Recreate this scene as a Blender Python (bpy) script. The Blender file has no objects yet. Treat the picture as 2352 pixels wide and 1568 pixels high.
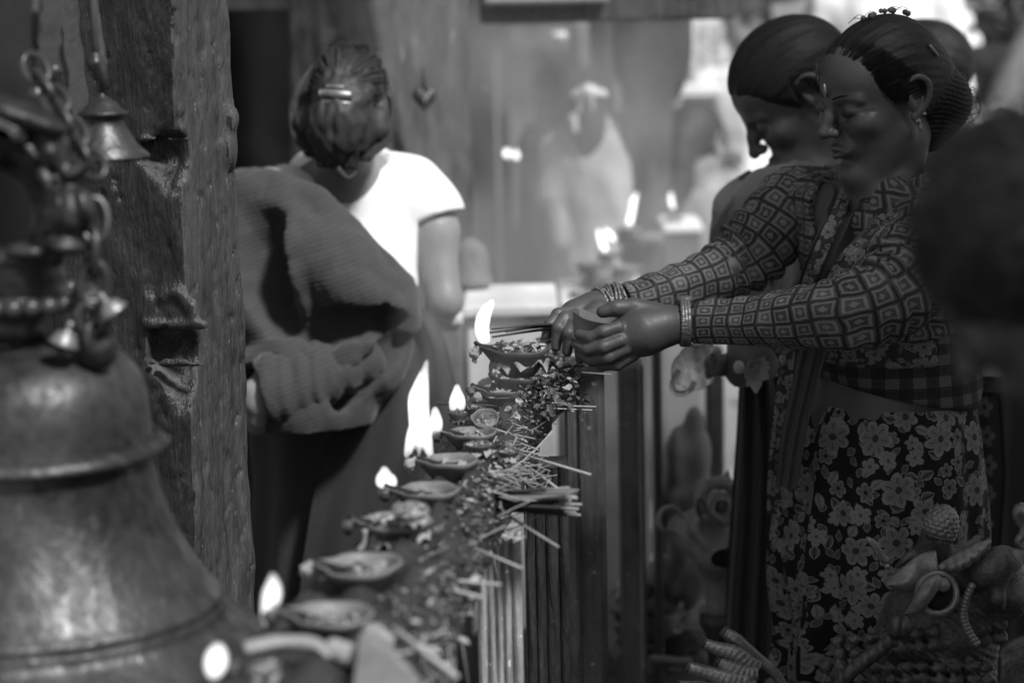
import bpy, math, random
import numpy as np
from mathutils import Matrix, Vector, Euler

C = bpy.context
scene = C.scene
COL = scene.collection
R_ = math.radians

# ------------------------------------------------------------------ camera
CAM_Z, PITCH, ROLL, FPX = 1.64, 9.6, -1.2, 5554.0
cam = bpy.data.cameras.new('camera')
cam.lens = 85.0
cam.sensor_width = 36.0
cam.clip_start, cam.clip_end = 0.05, 400.0
cam.dof.use_dof = True
cam.dof.focus_distance = 3.2
cam.dof.aperture_fstop = 3.2
cam.dof.aperture_blades = 0
cam_o = bpy.data.objects.new('camera', cam)
COL.objects.link(cam_o)
CAM_R = Matrix.Rotation(R_(90 - PITCH), 3, 'X') @ Matrix.Rotation(R_(ROLL), 3, 'Z')
cam_o.matrix_world = Matrix.Translation((0, 0, CAM_Z)) @ CAM_R.to_4x4()
scene.camera = cam_o
_CR = np.array(CAM_R)

# ------------------------------------------------------------------ light
SUN_EL, SUN_AZ = 50.0, 138.0          # azimuth measured from +Y (away from the camera) towards +X (right)
world = bpy.data.worlds.new('World')
scene.world = world
world.use_nodes = True
wn = world.node_tree
wn.nodes.clear()
sky = wn.nodes.new('ShaderNodeTexSky')
sky.sky_type = 'NISHITA'
sky.sun_disc = False
sky.sun_elevation = R_(SUN_EL)
sky.sun_rotation = R_(SUN_AZ)
bw = wn.nodes.new('ShaderNodeRGBToBW')     # black-and-white film: the sky keeps its brightness, not its hue
bg = wn.nodes.new('ShaderNodeBackground')
bg.inputs['Strength'].default_value = 0.10
wo = wn.nodes.new('ShaderNodeOutputWorld')
wn.links.new(sky.outputs[0], bw.inputs[0])
wn.links.new(bw.outputs[0], bg.inputs[0])
wn.links.new(bg.outputs[0], wo.inputs[0])

sun = bpy.data.lights.new('sun', 'SUN')
sun.energy = 3.6
sun.angle = R_(8.0)
sun.color = (1, 1, 1)
sun_o = bpy.data.objects.new('sun', sun)
COL.objects.link(sun_o)
_el, _az = R_(SUN_EL), R_(SUN_AZ)
SUND = Vector((math.sin(_az) * math.cos(_el), math.cos(_az) * math.cos(_el), math.sin(_el)))
sun_o.rotation_euler = SUND.to_track_quat('Z', 'Y').to_euler()

scene.view_settings.view_transform = 'Standard'
scene.view_settings.look = 'None'
scene.view_settings.exposure = 0.65
scene.view_settings.gamma = 1.0
scene.view_settings.use_curve_mapping = False
scene.render.engine = 'CYCLES'
scene.cycles.use_denoising = True
scene.cycles.max_bounces = 6
scene.cycles.volume_bounces = 1
scene.cycles.volume_step_rate = 1.0
scene.cycles.transparent_max_bounces = 12

# ------------------------------------------------------------------ geometry helpers
A = lambda *a: np.array(a, float)
def unit(v):
    v = np.asarray(v, float); return v / (np.linalg.norm(v) + 1e-12)

def W(px, py, y):
    """world point on the photograph's ray (2352 x 1568 pixels) at the world depth y"""
    r = _CR @ A((px - 1176) / FPX, (784 - py) / FPX, -1.0)
    return A(0, 0, CAM_Z) + r * (y / r[1])
def WL(lst):
    return np.array([W(*q) for q in lst])
def S(px, y):
    return px * y / FPX

def tag(o, label=None, cat=None, group=None, kind=None):
    if label: o['label'] = label
    if cat: o['category'] = cat
    if group: o['group'] = group
    if kind: o['kind'] = kind
    return o

def empty(name, loc, label=None, cat=None, group=None, rz=0.0):
    o = bpy.data.objects.new(name, None)
    COL.objects.link(o)
    o.location = loc
    o.rotation_euler = (0, 0, rz)
    o.empty_display_size = 0.05
    return tag(o, label, cat, group)

def wpos(o):
    p = np.zeros(3)
    while o is not None:
        p += np.array(o.location); o = o.parent
    return p

def build(name, V, F, mat, parent=None, local=False, uv=None, smooth=True, base=True):
    """one mesh object; V in world coordinates (or local=True), F list/array of faces, uv per vertex"""
    V = np.asarray(V, float)
    if local:
        org = np.zeros(3); Vl = V
    elif parent is not None:
        org = np.zeros(3); Vl = V - wpos(parent)
    else:
        lo, hi = V.min(0), V.max(0)
        org = A((lo[0] + hi[0]) / 2, (lo[1] + hi[1]) / 2, lo[2]) if base else np.zeros(3)
        Vl = V - org
    me = bpy.data.meshes.new(name)
    if isinstance(F, np.ndarray):
        n, k = F.shape
        me.vertices.add(len(Vl)); me.vertices.foreach_set('co', Vl.astype(np.float32).ravel())
        me.loops.add(n * k); me.loops.foreach_set('vertex_index', F.astype(np.int32).ravel())
        me.polygons.add(n); me.polygons.foreach_set('loop_start', np.arange(0, n * k, k, dtype=np.int32))
        me.update(calc_edges=True)
    else:
        me.from_pydata([tuple(v) for v in Vl], [], [tuple(int(i) for i in f) for f in F])
        me.update()
    if uv is not None:
        uv = np.asarray(uv, float)
        lay = me.uv_layers.new(name='UVMap')
        li = np.zeros(len(me.loops), np.int32); me.loops.foreach_get('vertex_index', li)
        lay.data.foreach_set('uv', uv[li].astype(np.float32).ravel())
    if smooth:
        me.polygons.foreach_set('use_smooth', np.ones(len(me.polygons), bool))
    me.validate(clean_customdata=False)
    if mat is not None: me.materials.append(mat)
    o = bpy.data.objects.new(name, me)
    COL.objects.link(o)
    if parent is not None: o.parent = parent
    if not local and parent is None: o.location = org
    return o

class MB:
    """collects pieces for ONE mesh"""
    def __init__(s): s.V, s.F, s.U, s.n = [], [], [], 0
    def add(s, V, F, U=None):
        V = np.asarray(V, float)
        s.V.append(V)
        s.U.append(np.zeros((len(V), 2)) if U is None else np.asarray(U, float))
        for f in F: s.F.append([int(i) + s.n for i in f])
        s.n += len(V); return s
    def build(s, name, mat, parent=None, **k):
        V = np.concatenate(s.V); U = np.concatenate(s.U)
        return build(name, V, s.F, mat, parent, uv=U, **k)

def grid_faces(nu, nv, closed=False):
    F = []
    for j in range(nv - 1):
        for i in range(nu if closed else nu - 1):
            i2 = (i + 1) % nu
            F.append((j * nu + i, j * nu + i2, (j + 1) * nu + i2, (j + 1) * nu + i))
    return F

def spline(P, n):
    """Catmull-Rom resampling of a polyline of any dimension"""
    P = np.asarray(P, float)
    if len(P) == 2:
        t = np.linspace(0, 1, n)[:, None]; return P[0] * (1 - t) + P[1] * t
    Q = np.vstack([2 * P[0] - P[1], P, 2 * P[-1] - P[-2]])
    d = np.linalg.norm(np.diff(P[:, :3], axis=0), axis=1); s = np.r_[0, np.cumsum(d)]
    tt = np.linspace(0, s[-1], n); out = []
    for t in tt:
        k = min(max(np.searchsorted(s, t, 'right') - 1, 0), len(P) - 2)
        u = (t - s[k]) / max(d[k], 1e-9)
        a, b, c, e = Q[k], Q[k + 1], Q[k + 2], Q[k + 3]
        out.append(.5 * ((2 * b) + (c - a) * u + (2 * a - 5 * b + 4 * c - e) * u * u + (3 * b - a - 3 * c + e) * u ** 3))
    return np.array(out)

def frames(P):
    P = np.asarray(P, float)
    T = np.gradient(P, axis=0); T /= np.linalg.norm(T, axis=1)[:, None] + 1e-12
    n = np.cross(T[0], A(0, 0, 1))
    if np.linalg.norm(n) < .1: n = np.cross(T[0], A(1, 0, 0))
    n = unit(n); N = [n]
    for i in range(1, len(P)):
        n = n - T[i] * np.dot(n, T[i]); n = unit(n); N.append(n)
    N = np.array(N); B = np.cross(T, N)
    return T, N, B

def tube(P, r, n=8, ns=None, caps=True, wr=None, uvs=1.0):
    """tube through P with radii r (scalar or list); returns V,F,U.  wr(u_angle, s)->radius factor"""
    P = np.asarray(P, float)
    r = np.full(len(P), r, float) if np.isscalar(r) else np.asarray(r, float)
    if ns:
        Q = spline(np.c_[P, r], ns); P, r = Q[:, :3], np.maximum(Q[:, 3], 1e-4)
    T, N, B = frames(P)
    s = np.r_[0, np.cumsum(np.linalg.norm(np.diff(P, axis=0), axis=1))]
    rm = r.mean(); V, U = [], []
    m = n + 1
    for i in range(len(P)):
        a = np.linspace(0, 2 * np.pi, m)
        k = np.ones(m) if wr is None else wr(a, s[i])
        V.append(P[i] + (np.cos(a) * r[i] * k)[:, None] * N[i] + (np.sin(a) * r[i] * k)[:, None] * B[i])
        U.append(np.c_[a * rm * uvs, np.full(m, s[i] * uvs)])
    V = np.concatenate(V); U = np.concatenate(U)
    F = grid_faces(m, len(P))
    if caps:
        V = np.vstack([V, P[0], P[-1]]); U = np.vstack([U, U[0], U[-1]])
        c0, c1 = len(V) - 2, len(V) - 1; L = (len(P) - 1) * m
        F += [(c0, i + 1, i) for i in range(n)] + [(c1, L + i, L + i + 1) for i in range(n)]
    return V, F, U

def lathe(prof, c, n=48, axis=None, jit=None):
    """profile [(r,z)...] turned about the vertical through c"""
    prof = np.asarray(prof, float); m = n
    a = np.linspace(0, 2 * np.pi, m, endpoint=False)
    V = []
    for r, z in prof:
        k = np.ones(m) if jit is None else jit(a, z)
        V.append(np.c_[np.cos(a) * r * k, np.sin(a) * r * k, np.full(m, z)])
    V = np.concatenate(V)
    if axis is not None: V = V @ np.asarray(axis).T
    return V + np.asarray(c), grid_faces(m, len(prof), True)

def boxv(c, s, R=None):
    x, y, z = np.asarray(s, float) / 2
    V = A((-x, -y, -z), (x, -y, -z), (x, y, -z), (-x, y, -z), (-x, -y, z), (x, -y, z), (x, y, z), (-x, y, z))
    if R is not None: V = V @ np.asarray(R).T
    return V + np.asarray(c), [(0, 3, 2, 1), (4, 5, 6, 7), (0, 1, 5, 4), (1, 2, 6, 5), (2, 3, 7, 6), (3, 0, 4, 7)]

def rbox(c, s, b=.006, R=None, n=1):
    """box with chamfered edges"""
    x, y, z = np.asarray(s, float) / 2
    V = []
    for sx in (-1, 1):
        for sy in (-1, 1):
            for sz in (-1, 1):
                V += [(sx * (x - b), sy * (y - b), sz * z), (sx * (x - b), sy * y, sz * (z - b)), (sx * x, sy * (y - b), sz * (z - b))]
    V = np.array(V)
    id_ = lambda sx, sy, sz, k: ((sx > 0) * 4 + (sy > 0) * 2 + (sz > 0)) * 3 + k
    F = []
    for s_ in (-1, 1):
        q = [id_(-1, -1, s_, 0), id_(1, -1, s_, 0), id_(1, 1, s_, 0), id_(-1, 1, s_, 0)]; F.append(q if s_ > 0 else q[::-1])
        q = [id_(-1, s_, -1, 1), id_(-1, s_, 1, 1), id_(1, s_, 1, 1), id_(1, s_, -1, 1)]; F.append(q if s_ > 0 else q[::-1])
        q = [id_(s_, -1, -1, 2), id_(s_, 1, -1, 2), id_(s_, 1, 1, 2), id_(s_, -1, 1, 2)]; F.append(q if s_ > 0 else q[::-1])
    for a_ in (-1, 1):
        for b_ in (-1, 1):
            f = a_ * b_
            q = [id_(-1, a_, b_, 0), id_(1, a_, b_, 0), id_(1, a_, b_, 1), id_(-1, a_, b_, 1)]; F.append(q if f < 0 else q[::-1])
            q = [id_(a_, -1, b_, 0), id_(a_, 1, b_, 0), id_(a_, 1, b_, 2), id_(a_, -1, b_, 2)]; F.append(q if f > 0 else q[::-1])
            q = [id_(a_, b_, -1, 1), id_(a_, b_, 1, 1), id_(a_, b_, 1, 2), id_(a_, b_, -1, 2)]; F.append(q if f < 0 else q[::-1])
            for c_ in (-1, 1):
                q = [id_(a_, b_, c_, 0), id_(a_, b_, c_, 1), id_(a_, b_, c_, 2)]; F.append(q if a_ * b_ * c_ < 0 else q[::-1])
    if R is not None: V = V @ np.asarray(R).T
    return V + np.asarray(c), F

def rotz(a):
    c, s = math.cos(a), math.sin(a); return A((c, -s, 0), (s, c, 0), (0, 0, 1))
def basis(f, up=(0, 0, 1), roll=0.0):
    """columns: forward, left, up"""
    X = unit(f); Y = unit(np.cross(up, X)); Z = np.cross(X, Y)
    c, s = math.cos(roll), math.sin(roll)
    return np.c_[X, Y * c + Z * s, Z * c - Y * s]

def wob(P, sc, seed=0, n=6):
    """cheap smooth noise, about -1..1"""
    rs = np.random.RandomState(seed); out = np.zeros(len(P))
    for i in range(n):
        d = rs.normal(size=3); d /= np.linalg.norm(d)
        d2 = rs.normal(size=3); d2 /= np.linalg.norm(d2)
        k = 2 * np.pi / sc * rs.uniform(.6, 1.7)
        out += np.sin(P @ d * k + rs.uniform(0, 6.3) + 1.5 * np.sin(P @ d2 * k * .6 + rs.uniform(0, 6.3)))
    return out / n * 1.6

# ------------------------------------------------------------------ sculpting by distance fields
class Sdf:
    def __init__(s): s.ops = []
    def _push(s, f, k, mode): s.ops.append((f, k, mode)); return s
    def cone(s, a, b, ra, rb=None, k=.01, mode='u'):
        a, b = np.asarray(a, float), np.asarray(b, float); rb = ra if rb is None else rb
        ba = b - a; q = max(ba @ ba, 1e-12)
        def f(P):
            pa = P - a; t = np.clip(pa @ ba / q, 0, 1)
            d = pa - t[:, None] * ba
            return np.sqrt(np.einsum('ij,ij->i', d, d)) - (ra + (rb - ra) * t)
        return s._push(f, k, mode)
    def chain(s, P, r, k=.01, mode='u', n=None):
        P = np.asarray(P, float); r = np.full(len(P), r, float) if np.isscalar(r) else np.asarray(r, float)
        if n:
            Q = spline(np.c_[P, r], n); P, r = Q[:, :3], Q[:, 3]
        for i in range(len(P) - 1): s.cone(P[i], P[i + 1], r[i], r[i + 1], k, mode)
        return s
    def ell(s, c, r, R=None, k=.01, mode='u'):
        c = np.asarray(c, float); r = np.full(3, r, float) if np.isscalar(r) else np.asarray(r, float)
        def f(P):
            q = P - c
            if R is not None: q = q @ R
            a = np.sqrt(((q / r) ** 2).sum(1)); b = np.sqrt(((q / (r * r)) ** 2).sum(1)) + 1e-9
            return a * (a - 1) / b
        return s._push(f, k, mode)
    def box(s, c, h, R=None, rd=.0, k=.005, mode='u'):
        c = np.asarray(c, float); h = np.asarray(h, float)
        def f(P):
            q = P - c
            if R is not None: q = q @ R
            q = np.abs(q) - (h - rd)
            return np.sqrt((np.maximum(q, 0) ** 2).sum(1)) + np.minimum(q.max(1), 0) - rd
        return s._push(f, k, mode)
    def torus(s, c, n, Rm, r, k=.005, mode='u', sq=1.0):
        c = np.asarray(c, float); n = unit(n)
        def f(P):
            q = P - c; z = q @ n; p = np.sqrt(np.maximum((q * q).sum(1) - z * z, 0))
            return np.sqrt((p - Rm) ** 2 + (z * sq) ** 2) - r
        return s._push(f, k, mode)
    def plane(s, c, n, k=.004, mode='i'):
        c = np.asarray(c, float); n = unit(n)
        return s._push(lambda P: (P - c) @ n, k, mode)      # keeps the side against n
    def disp(s, fn): return s._push(fn, 0, 'd')
    def sub(s, other, R=None, c=None, k=.01, mode='u', off=0.0):
        def f(P):
            q = P
            if c is not None: q = q - c
            if R is not None: q = q @ R
            return other.ev(q) - off
        return s._push(f, k, mode)
    def ev(s, P):
        d = None
        for f, k, mode in s.ops:
            v = f(P)
            if d is None: d = v; continue
            if mode == 'u':
                if k <= 0: d = np.minimum(d, v)
                else:
                    h = np.maximum(k - np.abs(d - v), 0) / k; d = np.minimum(d, v) - h * h * k * .25
            elif mode in 'si':
                w = -v if mode == 's' else v
                if k <= 0: d = np.maximum(d, w)
                else:
                    h = np.maximum(k - np.abs(d - w), 0) / k; d = np.maximum(d, w) + h * h * k * .25
            elif mode == 'd': d = d + v
        return d
    def mesh(s, lo, hi, h, B=8, slack=1.35):
        lo = np.asarray(lo, float); hi = np.asarray(hi, float)
        nb = np.maximum(np.ceil((hi - lo) / h / B).astype(int), 1); n = nb * B + 1
        g = np.indices(nb).reshape(3, -1).T
        cen = lo + (g * B + B / 2) * h
        dc = s.ev(cen)
        V = np.empty(n, np.float32)
        full = np.repeat(np.repeat(np.repeat(dc.reshape(nb), B, 0), B, 1), B, 2)
        V[:] = 1e3
        V[:-1, :-1, :-1] = full
        V[-1] = V[-2]; V[:, -1] = V[:, -2]; V[:, :, -1] = V[:, :, -2]
        act = np.where(np.abs(dc) < B * h * .87 * slack + 2 * h)[0]
        loc = np.indices((B + 1,) * 3).reshape(3, -1).T
        ch = max(1, 250000 // len(loc))
        for i in range(0, len(act), ch):
            gb = g[act[i:i + ch]] * B
            idx = (gb[:, None, :] + loc[None]).reshape(-1, 3)
            V[idx[:, 0], idx[:, 1], idx[:, 2]] = s.ev(lo + idx * h)
        return surface_nets(V, lo, h)

def surface_nets(V, lo, h):
    ins = V < 0
    cs = ins[:-1, :-1, :-1].astype(np.int8)
    for dx in (0, 1):
        for dy in (0, 1):
            for dz in (0, 1):
                if dx + dy + dz: cs = cs + ins[dx:ins.shape[0] - 1 + dx, dy:ins.shape[1] - 1 + dy, dz:ins.shape[2] - 1 + dz]
    mix = (cs > 0) & (cs < 8)
    I = np.argwhere(mix)
    cid = np.full(mix.shape, -1, np.int32); cid[mix] = np.arange(len(I))
    cor = np.array([(x, y, z) for x in (0, 1) for y in (0, 1) for z in (0, 1)])
    vals = np.stack([V[I[:, 0] + c[0], I[:, 1] + c[1], I[:, 2] + c[2]] for c in cor], 1)
    acc = np.zeros((len(I), 3)); cnt = np.zeros(len(I))
    for a in range(8):
        for b in range(a + 1, 8):
            if np.abs(cor[a] - cor[b]).sum() != 1: continue
            va, vb = vals[:, a], vals[:, b]
            m = (va < 0) != (vb < 0)
            t = np.where(m, va / np.where(m, va - vb, 1), 0)
            p = cor[a] + t[:, None] * (cor[b] - cor[a])
            acc += np.where(m[:, None], p, 0); cnt += m
    P = lo + (I + acc / cnt[:, None]) * h
    F = []
    n = V.shape
    for ax in range(3):
        u, v = (ax + 1) % 3, (ax + 2) % 3
        s0 = [slice(0, n[i]) for i in range(3)]; s1 = list(s0)
        s0[ax] = slice(0, n[ax] - 1); s1[ax] = slice(1, n[ax])
        a, b = ins[tuple(s0)], ins[tuple(s1)]
        E = np.argwhere(a != b)
        ok = (E[:, u] > 0) & (E[:, v] > 0) & (E[:, u] < n[u] - 1) & (E[:, v] < n[v] - 1)
        E = E[ok]
        q = []
        for du, dv in ((-1, -1), (0, -1), (0, 0), (-1, 0)):
            e = E.copy(); e[:, u] += du; e[:, v] += dv
            q.append(cid[e[:, 0], e[:, 1], e[:, 2]])
        q = np.stack(q, 1)
        flip = ~a[E[:, 0], E[:, 1], E[:, 2]]
        q[flip] = q[flip][:, ::-1]
        F.append(q[(q >= 0).all(1)])
    return P, np.concatenate(F)

def chain_links(P, name, mat, parent, L=.03, wire=.0035, sag=0):
    """chain of interlocking oval links along P, one object per link sharing one mesh"""
    P = np.asarray(P, float)
    tot = np.linalg.norm(np.diff(P, axis=0), axis=1).sum()
    n = max(2, int(tot / (L * .72)))
    Q = spline(P, n + 1); T = np.gradient(Q, axis=0)
    a = np.linspace(0, 2 * np.pi, 15)[:-1]
    ring = np.c_[np.cos(a) * L * .62, np.sin(a) * L * .34, a * 0]
    V, F = [], []
    k = 6
    for i in range(len(a)):
        t = unit(ring[(i + 1) % len(a)] - ring[i - 1]); o = unit(np.cross(t, A(0, 0, 1)))
        for j in range(k):
            b = 2 * np.pi * j / k
            V.append(ring[i] + wire * (math.cos(b) * o + math.sin(b) * A(0, 0, 1)))
    for i in range(len(a)):
        for j in range(k):
            i2, j2 = (i + 1) % len(a), (j + 1) % k
            F.append((i * k + j, i2 * k + j, i2 * k + j2, i * k + j2))
    first = None
    off = wpos(parent)
    for i in range(n):
        c = (Q[i] + Q[i + 1]) / 2; t = unit(Q[i + 1] - Q[i])
        M = basis(t, up=(0.3, -1, .2), roll=(i % 2) * 1.45 + .15)
        if first is None:
            o = build(name, V, F, mat, parent, local=True); first = o
        else:
            o = first.copy(); COL.objects.link(o); o.parent = parent
        mw = Matrix(M.tolist()).to_4x4(); mw.translation = Vector(c - off)
        o.matrix_local = mw
    return first

# ------------------------------------------------------------------ material helpers
class E:
    """socket arithmetic: builds Math nodes"""
    def __init__(s, nt, sock): s.nt, s.s = nt, sock
    def _m(s, op, *a):
        n = s.nt.nodes.new('ShaderNodeMath'); n.operation = op
        for i, x in enumerate((s,) + a):
            if isinstance(x, E): s.nt.links.new(x.s, n.inputs[i])
            else: n.inputs[i].default_value = float(x)
        return E(s.nt, n.outputs[0])
    def __add__(s, o): return s._m('ADD', o)
    __radd__ = __add__
    def __sub__(s, o): return s._m('SUBTRACT', o)
    def __rsub__(s, o): return (s * -1.0) + o
    def __mul__(s, o): return s._m('MULTIPLY', o)
    __rmul__ = __mul__
    def __truediv__(s, o): return s._m('DIVIDE', o)
    def abs(s): return s._m('ABSOLUTE')
    def fract(s): return s._m('FRACT')
    def floor(s): return s._m('FLOOR')
    def sin(s): return s._m('SINE')
    def cos(s): return s._m('COSINE')
    def lt(s, o): return s._m('LESS_THAN', o)
    def gt(s, o): return s._m('GREATER_THAN', o)
    def max(s, o): return s._m('MAXIMUM', o)
    def min(s, o): return s._m('MINIMUM', o)
    def pow(s, o): return s._m('POWER', o)
    def atan2(s, o): return s._m('ARCTAN2', o)
    def mod(s, o): return s._m('FLOORED_MODULO', o)
    def sstep(s, a, b):
        n = s.nt.nodes.new('ShaderNodeMapRange'); n.interpolation_type = 'SMOOTHSTEP'
        s.nt.links.new(s.s, n.inputs[0])
        n.inputs[1].default_value = a; n.inputs[2].default_value = b
        return E(s.nt, n.outputs[0])
    def mix(s, a, b):
        a = a if isinstance(a, E) else (s * 0.0 + a)
        return a + (b - a) * s if not isinstance(b, (int, float)) else a + s * (a * -1.0 + b)

class MT:
    def __init__(s, name, rough=.7, spec=.4, metal=0.0):
        s.m = bpy.data.materials.new(name); s.m.use_nodes = True
        s.nt = s.m.node_tree; s.b = s.nt.nodes['Principled BSDF']
        s.b.inputs['Roughness'].default_value = rough
        s.b.inputs['Specular IOR Level'].default_value = spec
        s.b.inputs['Metallic'].default_value = metal
    def tc(s, kind='Object'):
        n = s.nt.nodes.new('ShaderNodeTexCoord'); return n.outputs[kind]
    def mapped(s, sc=(1, 1, 1), rot=(0, 0, 0), kind='Object', loc=(0, 0, 0)):
        n = s.nt.nodes.new('ShaderNodeMapping'); s.nt.links.new(s.tc(kind), n.inputs[0])
        n.inputs['Scale'].default_value = sc; n.inputs['Rotation'].default_value = rot; n.inputs['Location'].default_value = loc
        return n.outputs[0]
    def noise(s, scale, vec=None, detail=4, rough=.55, dist=0.0):
        n = s.nt.nodes.new('ShaderNodeTexNoise'); n.inputs['Scale'].default_value = scale
        n.inputs['Detail'].default_value = detail; n.inputs['Roughness'].default_value = rough
        n.inputs['Distortion'].default_value = dist
        s.nt.links.new(vec if vec is not None else s.tc(), n.inputs['Vector'])
        return E(s.nt, n.outputs[0])
    def vor(s, scale, vec=None, feat='F1', rnd=1.0, dim='3D'):
        n = s.nt.nodes.new('ShaderNodeTexVoronoi'); n.feature = feat; n.voronoi_dimensions = dim
        n.inputs['Scale'].default_value = scale; n.inputs['Randomness'].default_value = rnd
        s.nt.links.new(vec if vec is not None else s.tc(), n.inputs['Vector'])
        return n
    def xyz(s, vec):
        n = s.nt.nodes.new('ShaderNodeSeparateXYZ'); s.nt.links.new(vec, n.inputs[0])
        return [E(s.nt, n.outputs[i]) for i in range(3)]
    def vec(s, x, y, z=0.0):
        n = s.nt.nodes.new('ShaderNodeCombineXYZ')
        for i, q in enumerate((x, y, z)):
            if isinstance(q, E): s.nt.links.new(q.s, n.inputs[i])
            else: n.inputs[i].default_value = q
        return n.outputs[0]
    def col(s, e):
        n = s.nt.nodes.new('ShaderNodeCombineXYZ')
        for i in range(3): s.nt.links.new(e.s, n.inputs[i])
        s.nt.links.new(n.outputs[0], s.b.inputs['Base Color'])
    def rough(s, e): s.nt.links.new(e.s, s.b.inputs['Roughness'])
    def bump(s, e, strength=.3, dist=.01):
        n = s.nt.nodes.new('ShaderNodeBump'); n.inputs['Strength'].default_value = strength
        n.inputs['Distance'].default_value = dist
        s.nt.links.new(e.s, n.inputs['Height'])
        s.nt.links.new(n.outputs[0], s.b.inputs['Normal'])

def grime(name, v, sc=12, amt=.5, rough=.7, spec=.4, metal=0.0, bump=.3, bd=.004, stretch=(1, 1, 1), fine=6, speck=0.0, rv=.15):
    """worn surface: coarse tone changes, fine grain, relief, varying gloss"""
    m = MT(name, rough, spec, metal)
    v3 = m.mapped(stretch)
    a = m.noise(sc, v3, 5, .6); b = m.noise(sc * fine, v3, 4, .65)
    c = (a - .5) * (2.2 * amt) + (b - .5) * (1.5 * amt) + 1.0
    c = c.max(.12) * v
    if speck:
        s_ = m.noise(sc * 3.1, v3, 6, .7).sstep(.60, .70)
        c = c + s_ * speck
    m.col(c)
    m.rough(((b - .5) * (-rv * 4) + rough).max(.12))
    m.bump(a * .6 + b * .4, bump, bd)
    return m.m

def emis(name, st):
    m = bpy.data.materials.new(name); m.use_nodes = True
    nt = m.node_tree; nt.nodes.clear()
    e = nt.nodes.new('ShaderNodeEmission'); e.inputs[0].default_value = (1, 1, 1, 1); e.inputs[1].default_value = st
    o = nt.nodes.new('ShaderNodeOutputMaterial'); nt.links.new(e.outputs[0], o.inputs['Volume'])   # glowing gas: thin edges stay soft
    return m
# ================================================================== MATERIALS
M = {}
def wood_mat(name, v, rough=.55, sc=6, bump=.5, bd=.006, amt=.55):
    m = MT(name, rough, .45)
    v3 = m.mapped((1, 1, .09))
    g = m.noise(sc * 9, v3, 6, .65, .6); f = m.noise(sc * 38, m.mapped((1, 1, .22)), 3, .6)
    c = m.noise(sc, m.tc(), 5, .6); st = m.noise(sc * 2.3, m.mapped((1, 1, .5)), 5, .65).sstep(.54, .68)
    e = (g - .5) * (1.6 * amt) + (f - .5) * (1.3 * amt) + (c - .5) * (1.5 * amt) + 1.0
    e = e.max(.1) * v
    e = e * (st * -.45 + 1.0)
    dots = m.noise(90, m.tc(), 2, .5).sstep(.68, .74)
    m.col(e + dots * (v * 1.6))
    m.rough(((f - .5) * .5 + rough - st * .12).max(.15))
    m.bump(g * .55 + f * .35 + c * .5, bump, bd)
    return m.m
M['wood'] = wood_mat('weathered dark wood', .043, .6, 6, .9, .010, 1.2)
M['wood_soot_shade'] = wood_mat('oil blackened wood with painted shade', .015, .42, 6, .9, .010, 1.3)
M['wood_grey'] = wood_mat('weathered grey wood', .10, .6, 5, .8, .008, .7)  # grey wood of the rail posts
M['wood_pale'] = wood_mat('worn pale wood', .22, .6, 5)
M['wood_bright'] = wood_mat('sun-toned fluted wood', .42, .6, 7, .8, .006, .9)  # paler tone stands in for sunlight on the front fluted post
M['stone_dark'] = grime('sooty stone', .06, 7, .6, .75, .3, bump=.5, bd=.01, speck=.04)
M['stone'] = grime('grey stone', .15, 6, .55, .8, .3, bump=.4, bd=.01, speck=.05)
M['stone_far'] = grime('smoke darkened plaster', .07, 3, .5, .85, .2, bump=.3, bd=.01)
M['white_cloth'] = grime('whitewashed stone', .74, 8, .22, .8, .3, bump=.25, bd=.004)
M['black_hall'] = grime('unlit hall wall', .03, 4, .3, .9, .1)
M['ground'] = grime('stone paving', .12, 2, .6, .85, .25, bump=.4, bd=.01)
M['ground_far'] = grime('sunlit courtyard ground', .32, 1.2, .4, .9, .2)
M['bronze'] = grime('tarnished bronze', .043, 10, 1.7, .46, .5, .55, .8, .006, (1, 1, .8), 6, .05)
M['bronze_dark'] = grime('blackened bronze', .06, 14, .9, .45, .5, .5, .5, .005)
M['brass'] = grime('polished brass', .21, 30, .7, .40, .5, .5, .4, .003, speck=.04)
M['brass_dark'] = grime('worn dark brass', .085, 30, 1.2, .44, .5, .45, 1.0, .005, speck=.03)
M['iron'] = grime('greasy iron', .06, 30, .6, .42, .5, .6, .4, .002)
M['clay'] = grime('fired clay', .14, 22, .6, .6, .45, bump=.35, bd=.002, speck=.05)
M['clay_dark'] = grime('sooty clay', .055, 22, .5, .55, .45, bump=.35, bd=.002)
M['ash'] = grime('ash and wax', .26, 40, .6, .8, .3, bump=.5, bd=.003, speck=.2)
M['wet_soot'] = grime('wet soot crust', .030, 30, .9, .42, .55, bump=.9, bd=.006)
M['soot'] = grime('burnt wick', .02, 40, .5, .9, .2)
M['straw'] = grime('dry straw', .38, 50, .4, .7, .35)
M['petal'] = grime('wilted petals', .34, 60, .55, .65, .35)
M['leaf_dark'] = grime('dark wet leaves', .07, 50, .6, .5, .45)
M['incense'] = grime('incense paste', .035, 60, .5, .8, .2)
M['flame'] = emis('flame', 62.0)
M['flame_soft'] = emis('flame far', 110.0)
m_ = MT('lamp oil', .06, .6); m_.col(m_.noise(45, None, 3).sstep(.4, .65) * .17 + .06); M['oil'] = m_.m
M['leafplate'] = grime('leaf cup', .2, 30, .35, .45, .45, bump=.3, bd=.001)
M['rope'] = grime('frayed strap', .05, 40, .6, .85, .2)
M['white_shirt'] = None

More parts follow.
